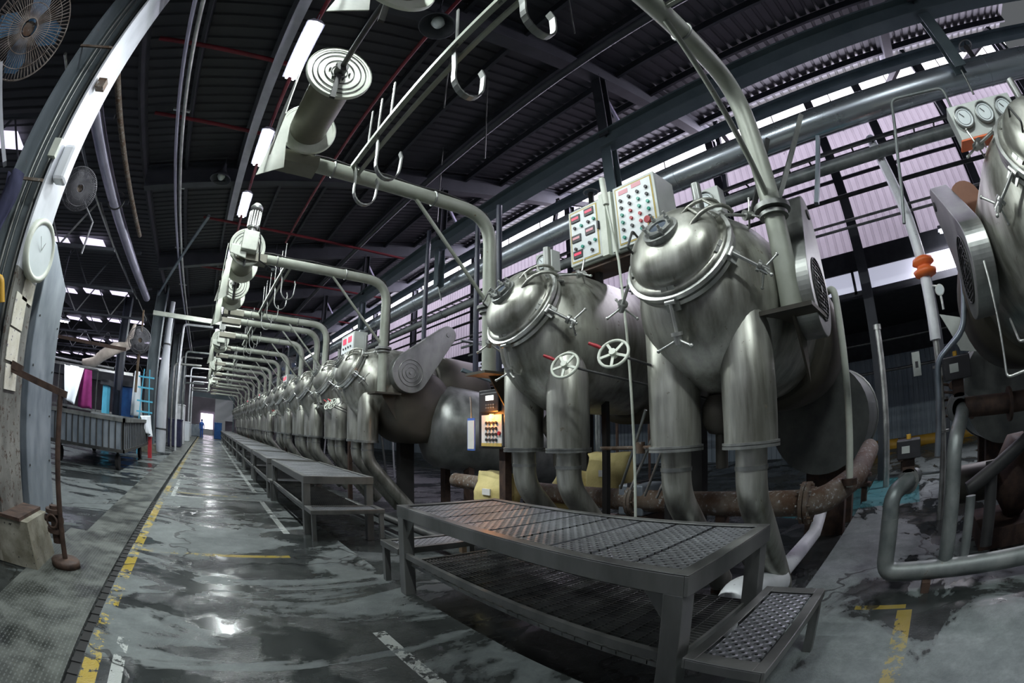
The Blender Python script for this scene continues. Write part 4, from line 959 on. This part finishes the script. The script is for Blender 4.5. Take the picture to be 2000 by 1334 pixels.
for (x_,r_) in ((-2.62,.02),(-2.55,.012),(-2.42,.025)):
    b=MB(); b.tube([(x_,4.18,.8),(x_,4.18,7)],r_,8); b.build('conduit','steel_mid',t)
for z in (5.05,3.35):
    b=MB(); b.box((-2.75,3.93,z),(-2.25,3.95,z+.03)); b.build('band','rust',t)
t=T('wall_clock','round white clock with a cream rim on the left column','clock',(-2.16,4.25,2.8))
b=MB(); b.lathe([(.29,-.05),(.30,0),(.30,.04),(.27,.06),(.245,.045),(.24,.03)],(0,0,0),(1,-.2,0),40,True,cap=False); b.build('rim','cream',t)
b=MB(); b.lathe([(.001,.035),(.245,.035)],(0,0,0),(1,-.2,0),36,False); b.build('face','dial',t)
b=MB(); b.bar((.045,-.01,0),(.045,.06,.10),.008,.004,(1,0,0)); b.bar((.045,-.01,0),(.045,-.12,.1),.006,.004,(1,0,0)); b.build('hands','steel_mid',t)
b=MB(); b.box((-2.218,4.05,3.45),(-2.05,4.22,3.85)); q=tag(b.build('light_box','signw',bevel=.04),'small white lidded box on the white side of the left column','box')
b=MB(); b.box((-2.3,3.88,3.6),(-2.2,3.94,3.8)); tag(b.build('socket_box','cream'),'cream socket box beside the white box on the left column','box')
t=T('bracket','rusty square bracket high on the left column','bracket',(-2.2,4.0,4.55))
b=MB(); b.box((0,0,0),(.12,.1,.12)); b.build('box','rust',t)
for i,(z,h,y) in enumerate(((2.05,.3,4.05),(1.75,.28,4.03),(1.5,.22,4.05),(2.32,.2,4.2))):
    b=MB(); b.box((-2.215,y,z),(-2.205,y+.3,z+h)); tag(b.build('paper_notice','notice'),'creased paper notice on the left column below the clock, %s of four'%ORD[i].replace('nearest','first'),'notice')
t=T('switch_box','grey switch box on the front of the left column','switch',(-2.52,3.88,1.95))
b=MB(); b.box((-.1,-.03,0),(.1,.07,.26)); b.build('body','panel',t,bevel=.006)
b=MB(); b.box((-.04,-.04,.08),(.04,-.03,.18)); b.build('switch','black',t)
b=MB(); b.tube(bend([(-2.75,3.7,2.45),(-2.5,3.8,2.35),(-2.35,3.85,2.4),(-2.3,3.9,2.2)],.05,4),.035,8); tag(b.build('yellow_rag','yellow'),'yellow rag hanging at the left edge on the column','rag')
# navy cloth
b=MB(); vs=[];fs=[]
for j in range(7):
    for i in range(7):
        a=i/6; v=j/6; vs.append((-2.72+.22*a+.03*math.sin(v*6),3.80+.06*math.sin(a*7+v*3),3.35-.75*v))
for j in range(6):
    for i in range(6): fs.append((j*7+i,j*7+i+1,(j+1)*7+i+1,(j+1)*7+i))
b.add(vs,fs,True); o=b.build('navy_cloth','cloth_dark'); sm=o.modifiers.new('th','SOLIDIFY'); sm.thickness=.03; tag(o,'navy cloth hanging on the left column above the clock','cloth')
# galvanised guard box
t=T('sheet_guard','tall galvanised sheet box with a sloped top beside the left column','guard',(0,0,0))
b=MB(); b.prism([(4.72,0),(5.59,0),(5.59,2.78),(4.85,3.08),(4.72,3.08)],(-2.2,0,0),(0,1,0),(0,0,1),-.4); b.build('sheet','galv',t,bevel=.01)
b=MB()
for z in (.3,.8,1.3,1.8,2.3):
    for y in (4.8,5.5): b.cyl((-2.2,y,z),(-2.19,y,z),.012,8)
b.build('rivets','pipe_dark',t)
# rusty stand
t=T('rusty_stand','rusty steel post on a round foot with a bar to the left column','stand',(-1.62,4.25,0))
b=MB(); b.lathe([(.01,.0),(.165,0),(.165,.055),(.15,.07),(.01,.075)],seg=32); b.build('foot','rustdark',t)
b=MB(); b.tube([(0,0,.07),(.02,0,.8),(.05,0,1.57)],.03,12); b.build('post','rustdark',t)
b=MB(); b.bar((.12,0,1.56),(-.585,-.04,1.69),.05,.06); b.bar((-.45,-.02,1.70),(-.585,-.04,1.73),.07,.07); b.build('bar','rustdark',t)
b=MB(); b.cyl((-.08,.05,.2),(-.08,.05,.55),.05,12); b.cyl((-.08,.05,.3),(-.08,.05,.34),.1,12); b.cyl((-.08,.05,.48),(-.08,.05,.52),.1,12); b.cyl((-.2,.05,.42),(.02,.05,.42),.035,10); b.ring((-.08,-.05,.42),(0,1,0),.06,.012,14,6); b.build('valve','rustdark',t)
# fans
def fan(label,c,axis,r,bl,cg,parts=True):
    t=T('wall_fan',label,'fan',c); ax=V(axis).normalized(); u,v_=frame(ax)
    b=MB()
    for k in range(4):
        a=k*PI/2+.3; d=u*math.cos(a)+v_*math.sin(a); e=-u*math.sin(a)+v_*math.cos(a)
        vs=[d*.12*r-e*.08*r,d*.12*r+e*.08*r,d*.6*r+e*.3*r+ax*.03,d*.85*r+e*.2*r+ax*.04,d*.88*r-e*.12*r-ax*.04,d*.5*r-e*.25*r-ax*.04]
        b.add([p for p in vs]+[p+ax*.006 for p in vs],[(0,1,2,3,4,5),(11,10,9,8,7,6)]+[(i,(i+1)%6,6+(i+1)%6,6+i) for i in range(6)])
    b.build('blades',bl,t)
    b=MB(); b.cyl(ax*-.05,ax*.06,.15*r,20); b.build('hub','rust',t)
    b=MB(); n=72
    for k in range(n):
        a=k*2*PI/n; d=u*math.cos(a)+v_*math.sin(a)
        b.tube([d*.2*r+ax*.12,d*.6*r+ax*.13,d*.95*r+ax*.06,d*r],.0055,5)
        b.tube([d*.2*r-ax*.10,d*.7*r-ax*.10,d*r],.004,5)
    b.ring((0,0,0),ax,r,.012,48,6); b.ring(ax*.12,ax,.2*r,.01,24,6); b.ring(ax*.125,ax,.5*r,.006,36,6); b.ring(ax*.1,ax,.78*r,.006,40,6)
    b.build('cage',cg,t)
    b=MB(); b.cyl(ax*-.35,ax*-.08,.11,16); b.build('motor','rustdark',t)
    return t
f=fan('large rusty fan with blue blades in the upper left corner',(-3.75,3.75,5.15),(.62,-.6,-.45),.62,'fanblue','cage')
b=MB(); b.bar((-.05,0,-.55),(.75,.3,-1.6),.12,.05); b.build('bracket','column_white',f)
f=fan('grey fan behind the left column',(-3.1,7.0,4.75),(.5,-.8,-.3),.36,'cage_grey','cage_grey')
b=MB(); b.tube([(0,.3,0),(.3,.6,-.3),(.4,.2,-1.0)],.02,8); b.build('bracket','cage_grey',f)
f=fan('dark round fan on the second left column',(-2.65,15,3.75),(.3,-.9,-.1),.42,'cage_grey','cage_grey')
b=MB(); b.bar((0,.2,-.3),(0,.2,-1.6),.08,.08); b.bar((0,.2,.3),(-.05,.2,1.0),.06,.06); b.build('bracket','wood',f)
f=fan('blue-hubbed fan hanging among the distant arms',(3.4,19,4.1),(-.5,-.8,0),.38,'bluepaint','cage_grey')
b=MB(); b.bar((0,.2,.0),(0,.2,1.2),.05,.05); b.build('bracket','rafter',f)
# purple pipe and companion
b=MB(); b.tube([(-3.25,5.0,5.95),(-3.25,18.5,5.95)],.15,20); tag(b.build('galvanised_pipe','purple_pipe'),'thick shiny galvanised pipe running back from the left column','pipe')
for y in (9.8,):
    b=MB(); b.ring((-3.15,y,5.9),(0,1,0),.22,.02,24,6); tag(b.build('pipe_hanger','pipe_dark'),'dark ring hanger around the thick galvanised pipe','hanger')
b=MB(); b.tube([(-3.7,5.0,5.85),(-3.7,18.5,5.85)],.03,8); tag(b.build('thin_pipe','steel'),'thin pipe left of the thick galvanised pipe','pipe')
b=MB(); b.tube([(-2.75,5.2,6.0),(-2.75,12,6.0)],.06,10); tag(b.build('rusty_pipe','rust'),'rusty pipe right of the thick galvanised pipe','pipe')
for i,(x_,z,m) in enumerate(((-1.72,6.5,'purple_pipe'),(-1.60,6.52,'steel'))):
    b=MB(); b.tube([(x_,-5,z),(x_,22,z),(x_,34,z-.2)],.04,10); tag(b.build('conduit',m),'bright straight conduit high over the left of the aisle, %s of the pair'%['left','right'][i],'conduit')
b=MB()
for y in (1,4,7,10,14,18): b.box((-1.85,y,6.56),(-1.5,y+.05,6.6))
tag(b.build('conduit_bracket','steel'),'small cross brackets holding the bright conduits','bracket')
# second column
t=T('building_column','grey steel column at the far side of the slatted cart','column',(-2.75,20,0))
b=MB(); b.ibeam((0,0,.3),(0,0,7.0),.5,.5,.03,(1,0,0)); b.build('post','column',t)
b=MB(); b.box((-.35,-.35,0),(.4,.35,.35)); b.build('plinth','concrete',t)
t=T('downpipe','pale green downpipe with a flared lower half on the second column','pipe',(-2.12,19.5,0))
b=MB(); b.lathe([(.2,.1),(.23,.5),(.24,2.0),(.24,3.1),(.19,3.9),(.12,4.8),(.11,6.2)],seg=28); b.build('pipe','column_white',t)
for z in (1.0,4.4): 
    b=MB(); b.cyl((0,0,z),(0,0,z+.06),.25 if z<3 else .17,24); b.build('band','pipe_dark',t)
b=MB(); b.bar((-2.6,17,5.1),(1.0,17,5.1),.12,.16); tag(b.build('cross_beam','cream'),'cream cross beam reaching from the second column towards the reels','beam')
for i,(x_,y) in enumerate(((-2.2,24),(-2.2,30),(-2.3,37),(-2.3,44))):
    b=MB(); b.ibeam((x_-.4,y,0),(x_-.4,y,7),.4,.4,.03,(1,0,0)); tag(b.build('far_column','column'),'distant left column along the aisle, %s of four'%ORD[i],'column')
# left far vertical pipes, ladders
for i in range(10):
    b=MB(); x_=-1.95+rnd.uniform(-.4,.3); y=23+i*2.4; zt=rnd.uniform(4,6.5); b.tube(bend([(x_,y,0),(x_,y,zt),(x_+1.6,y,zt+.05)],.2,4),.06,8); tag(b.build('drop_pipe',['white_pipe','steel','pipe_grey'][i%3]),'distant pipe bending over the left of the aisle, %s from the camera'%ORD[i],'pipe','distant drop pipes on the left')
b=MB(); b.bar((-2.4,50,4.3),(3,50,4.3),.3,.5); b.bar((-2.3,50,0),(-2.3,50,4.3),.15,.15); b.bar((2.9,50,-.13),(2.9,50,4.3),.15,.15); tag(b.build('far_gantry','beam'),'pale steel gantry across the aisle near the far end','gantry')
b=MB(); b.bar((-2.6,17.5,5.9),(-.8,12,6.9),.08,.08); tag(b.build('brace_bar','galv'),'slanting grey brace above the second left column','brace')
# trusses of left bay
for i,y in enumerate((7,10.5,14,18,22.5,28,34,41)):
    t=T('roof_truss','steel roof truss in the left bay, %s from the camera'%ORD[i],'truss',(-3,y,0),'roof trusses of the left bay')
    b=MB(); b.bar((0,0,5.0),(-17,0,4.3),.08,.08); b.bar((0,0,6.2),(-17,0,5.0),.08,.08); b.build('chords','rafter',t)
    b=MB()
    for k in range(10):
        x0=-k*1.7; x1=x0-.85; x2=x0-1.7
        f0=lambda x:5.0+.041*x; f1=lambda x:6.2+.07*x
        b.bar((x0,0,f0(x0)),(x1,0,f1(x1)),.04,.04); b.bar((x1,0,f1(x1)),(x2,0,f0(x2)),.04,.04)
    b.build('web_bars','steel_mid' if i%2 else 'rafter',t)
b=MB(); b.bar((-2.95,14.2,3.3),(-14,12.5,3.3),.05,.1); tag(b.build('bay_beam','rustdark'),'dark horizontal beam crossing the left bay above the fabrics','beam')
# cart
t=T('fabric_cart','large grey slatted metal cart on wheels in the left bay','cart',(-4.8,12,0))
b=MB(); b.box((0,0,.52),(2.4,.04,1.28)); b.box((0,4.96,.52),(2.4,5,1.28)); b.box((0,0,.52),(.04,5,1.28)); b.box((2.36,0,.52),(2.4,5,1.28)); b.box((0,0,.5),(2.4,5,.56)); b.build('body','galv',t)
b=MB()
for i in range(13): x_=.0+i*.195; b.box((x_,-.03,.52),(x_+.035,0,1.28))
for i in range(17): y=i*.3; b.box((2.4,y,.52),(2.43,y+.04,1.28))
b.box((-.02,-.04,.48),(2.44,.0,.56)); b.box((2.4,-.04,.48),(2.44,5,.56)); b.build('ribs','pipe_dark',t)
b=MB(); b.box((-.03,-.05,1.24),(2.45,.02,1.34)); b.box((2.38,-.05,1.24),(2.45,5.02,1.34)); b.box((-.03,4.98,1.24),(2.45,5.05,1.34)); b.build('top_rim','steel_mid',t)
for x_ in (.25,2.15):
    for y in (.4,4.6):
        b=MB(); b.cyl((x_-.05,y,.2),(x_+.05,y,.2),.2,20); b.box((x_-.03,y-.05,.3),(x_+.03,y+.05,.5)); b.build('wheel','rubber',t)
def cloth(name,m,label,cat,corners,n=14,amp=.05,fold=9,th=.01):
    a,b_,c,d=[V(p) for p in corners]; mb=MB(); vs=[];fs=[]
    nrm=(b_-a).cross(d-a).normalized()
    for j in range(n+1):
        for i in range(n+1):
            u=i/n; v=j/n; p=(a*(1-u)+b_*u)*(1-v)+(d*(1-u)+c*u)*v; vs.append(p+nrm*amp*math.sin(u*fold+v*1.5)*(.3+v))
    for j in range(n):
        for i in range(n): k=j*(n+1)+i; fs.append((k,k+1,k+n+2,k+n+1))
    mb.add(vs,fs,True); o=mb.build(name,m); s_=o.modifiers.new('th','SOLIDIFY'); s_.thickness=th
    return tag(o,label,cat)
cloth('draped_cloth','cloth_white','white cloth draped over the far end of the slatted cart','cloth',((-2.5,15.6,1.45),(-2.3,17.1,1.5),(-2.25,17.1,.75),(-2.3,16.3,.9)))
b=MB(); b.box((-2.40,17.15,0.0),(-2.25,17.3,.75)); tag(b.build('red_hose','red'),'red object hanging at the far end of the slatted cart','hose')
cloth('hanging_fabric','cloth_white','bright white fabric hanging in the left bay','fabric',((-6.25,17.08,2.8),(-5.3,17.08,2.8),(-5.6,17,1.45),(-6.1,17,1.6)))
cloth('hanging_fabric','cloth_magenta','dark magenta fabric hanging beside the bright white one','fabric',((-5.45,17.12,2.8),(-4.95,17.12,2.8),(-4.9,17.4,1.4),(-5.6,17.4,1.4)))
cloth('hanging_fabric','cloth_white','pale fabric hanging beside the second column','fabric',((-3.45,19.2,3.15),(-3.2,19.2,3.15),(-2.95,19.2,1.4),(-3.55,19.2,1.4)))
t=T('hanging_rail','dark rail on two posts holding the white and magenta fabrics','rail',(-6.5,17.1,0))
b=MB(); b.bar((0,0,2.8),(1.8,0,2.8),.05,.05); b.build('bar','pipe_dark',t)
for x_ in (0,1.8):
    b=MB(); b.bar((x_,.1,0),(x_,.1,2.8),.04,.04); b.build('post','pipe_dark',t)
t=T('fluorescent_light','added fluorescent light brightening the white hanging fabric in the left bay','lamp',(-6.2,15.2,4.0))  # added fixture and area light that brighten the white fabric
b=MB(); b.box((-.6,-.06,0),(.6,.06,.06)); b.build('reflector','fixture',t)
b=MB(); b.tube([(-.55,0,-.03),(.55,0,-.03)],.02,8); b.build('tube','tube',t)
b=MB(); b.bar((0,0,.06),(0,0,2.45),.01,.01); b.build('hanger_rod','fixture',t)
area('added_fabric_glow',(-6.2,15.2,3.94),(R(25),0,0),1.1,.1,110,(.9,.95,1))
# beige fabric running over rollers
b=MB(); b.tube([(-4.75,15,2.8),(-4.3,15,2.85),(-4.0,15,3.1),(-3.5,15,3.4),(-3.2,15.6,3.6),(-3.1,16,4.4)],[.10,.16,.18,.17,.13,.06],10); tag(b.build('fabric_rope','cloth_beige'),'bundled beige fabric rope swooping down in the left bay','fabric')
# blue machines
for i,(x_,y,w_,h,m,lb) in enumerate(((-4.45,18,.22,2.35,'cyan','light blue machine upright in the left bay'),(-3.95,19.7,.85,2.5,'bluepaint','dark blue machine cabinet in the left bay'),(-9.0,16,.7,2.6,'cloth_blue','blue fabric stack left of the white hanging fabric'))):
    t=T('machine',lb,'machine',(x_,y,0))
    b=MB(); b.box((-w_/2,-.3,0),(w_/2,.3,h)); b.build('frame',m,t,bevel=.02)
    b=MB(); b.box((-w_/2-.1,-.4,h),(w_/2+.1,.4,h+.2)); b.build('head','darkwall',t)
    b=MB(); b.box((-w_/2+.03,-.33,.9),(w_/2-.03,-.3,1.1)); b.build('panel','steel_mid',t)
t=T('dye_frame','large dark machine frame with ledges filling the left bay','machine',(-8,22,0))
b=MB(); b.box((-5,-.5,2.7),(5,.5,3.1)); b.build('top_deck','darkwall',t)
for x_ in (-4.8,-2.4,0,2.4,4.6):
    b=MB(); b.box((x_,-.3,0),(x_+.2,.3,2.7)); b.build('upright','darkwall',t)
b=MB(); b.box((-5,-.45,1.3),(5,.45,1.4)); b.build('shelf','steel_mid',t)
b=MB(); b.box((-5,-.3,3.1),(4,-.2,3.25)); b.tube([(-5,-.6,3.4),(3,-.6,3.3)],.06,8); b.build('rollers','steel',t)
b=MB(); b.ibeam((-4.15,19.0,0),(-4.15,19.0,6.0),.4,.35,.03,(1,0,0)); tag(b.build('bay_column','hose'),'dark blue column in the left bay behind the beige fabric','column')
t=T('ladder_frame','light blue rack beside the second column','rack',(-2.75,18.3,0))
b=MB()
for z in (1.6,2.0,2.5,2.9): b.bar((-.35,0,z),(.35,0,z),.05,.06)
for x_ in (-.3,.3): b.bar((x_,0,0),(x_*.4,0,3.2),.04,.04)
b.build('frame','cyan',t)
# far floor clutter
for i,(x_,y,w_,d_,h,m,lb) in enumerate(((-2.0,26,.8,1.6,1.5,'cloth_dark','dark bin beyond the second column'),(-1.9,29,.6,1.2,2.4,'white_pipe','white wrapped bundle beyond the dark bin'),(-1.8,34,.7,1.6,1.4,'cloth_white','white laundry pile farther along the left side'),(-1.2,48,1.4,2,1.2,'galv','grey trolley near the far opening'),(1.1,46,.8,1.2,1.6,'bluepaint','bright blue bundle at the far end on the right'))):
    b=MB(); b.box((x_-w_/2,y,0.01),(x_+w_/2,y+d_,h)); b.box((x_-w_/2-.03,y-.03,h-.08),(x_+w_/2+.03,y+d_+.03,h)); tag(b.build('bundle' if 'b' in lb[:8] else 'bin',m,bevel=.08),lb,'bundle')
# distant person
p=T('person','distant person in a blue shirt standing near the end of the aisle','person',(-.6,44,0))
b=MB(); b.tube([(0,0,.85),(0,0,1.0),(0,0,1.2),(0,0,1.42),(0,0,1.5),(0,0,1.53),(0,0,1.6),(0,0,1.68),(0,0,1.75)],[.15,.14,.16,.19,.1,.06,.1,.1,.03],12)
for s_ in (-1,1):
    b.tube([(s_*.08,0,.9),(s_*.09,0,.5),(s_*.1,0,.05)],[.09,.065,.05],10); b.tube([(s_*.18,0,1.42),(s_*.24,0,1.1),(s_*.22,-.08,.85)],[.05,.04,.035],8)
b.build('body','cloth_blue',p)
b=MB(); b.lathe([(.01,1.78),(.1,1.72),(.11,1.66),(.1,1.6)],(0,.01,0),(0,0,1),14); b.build('hair','black',p)
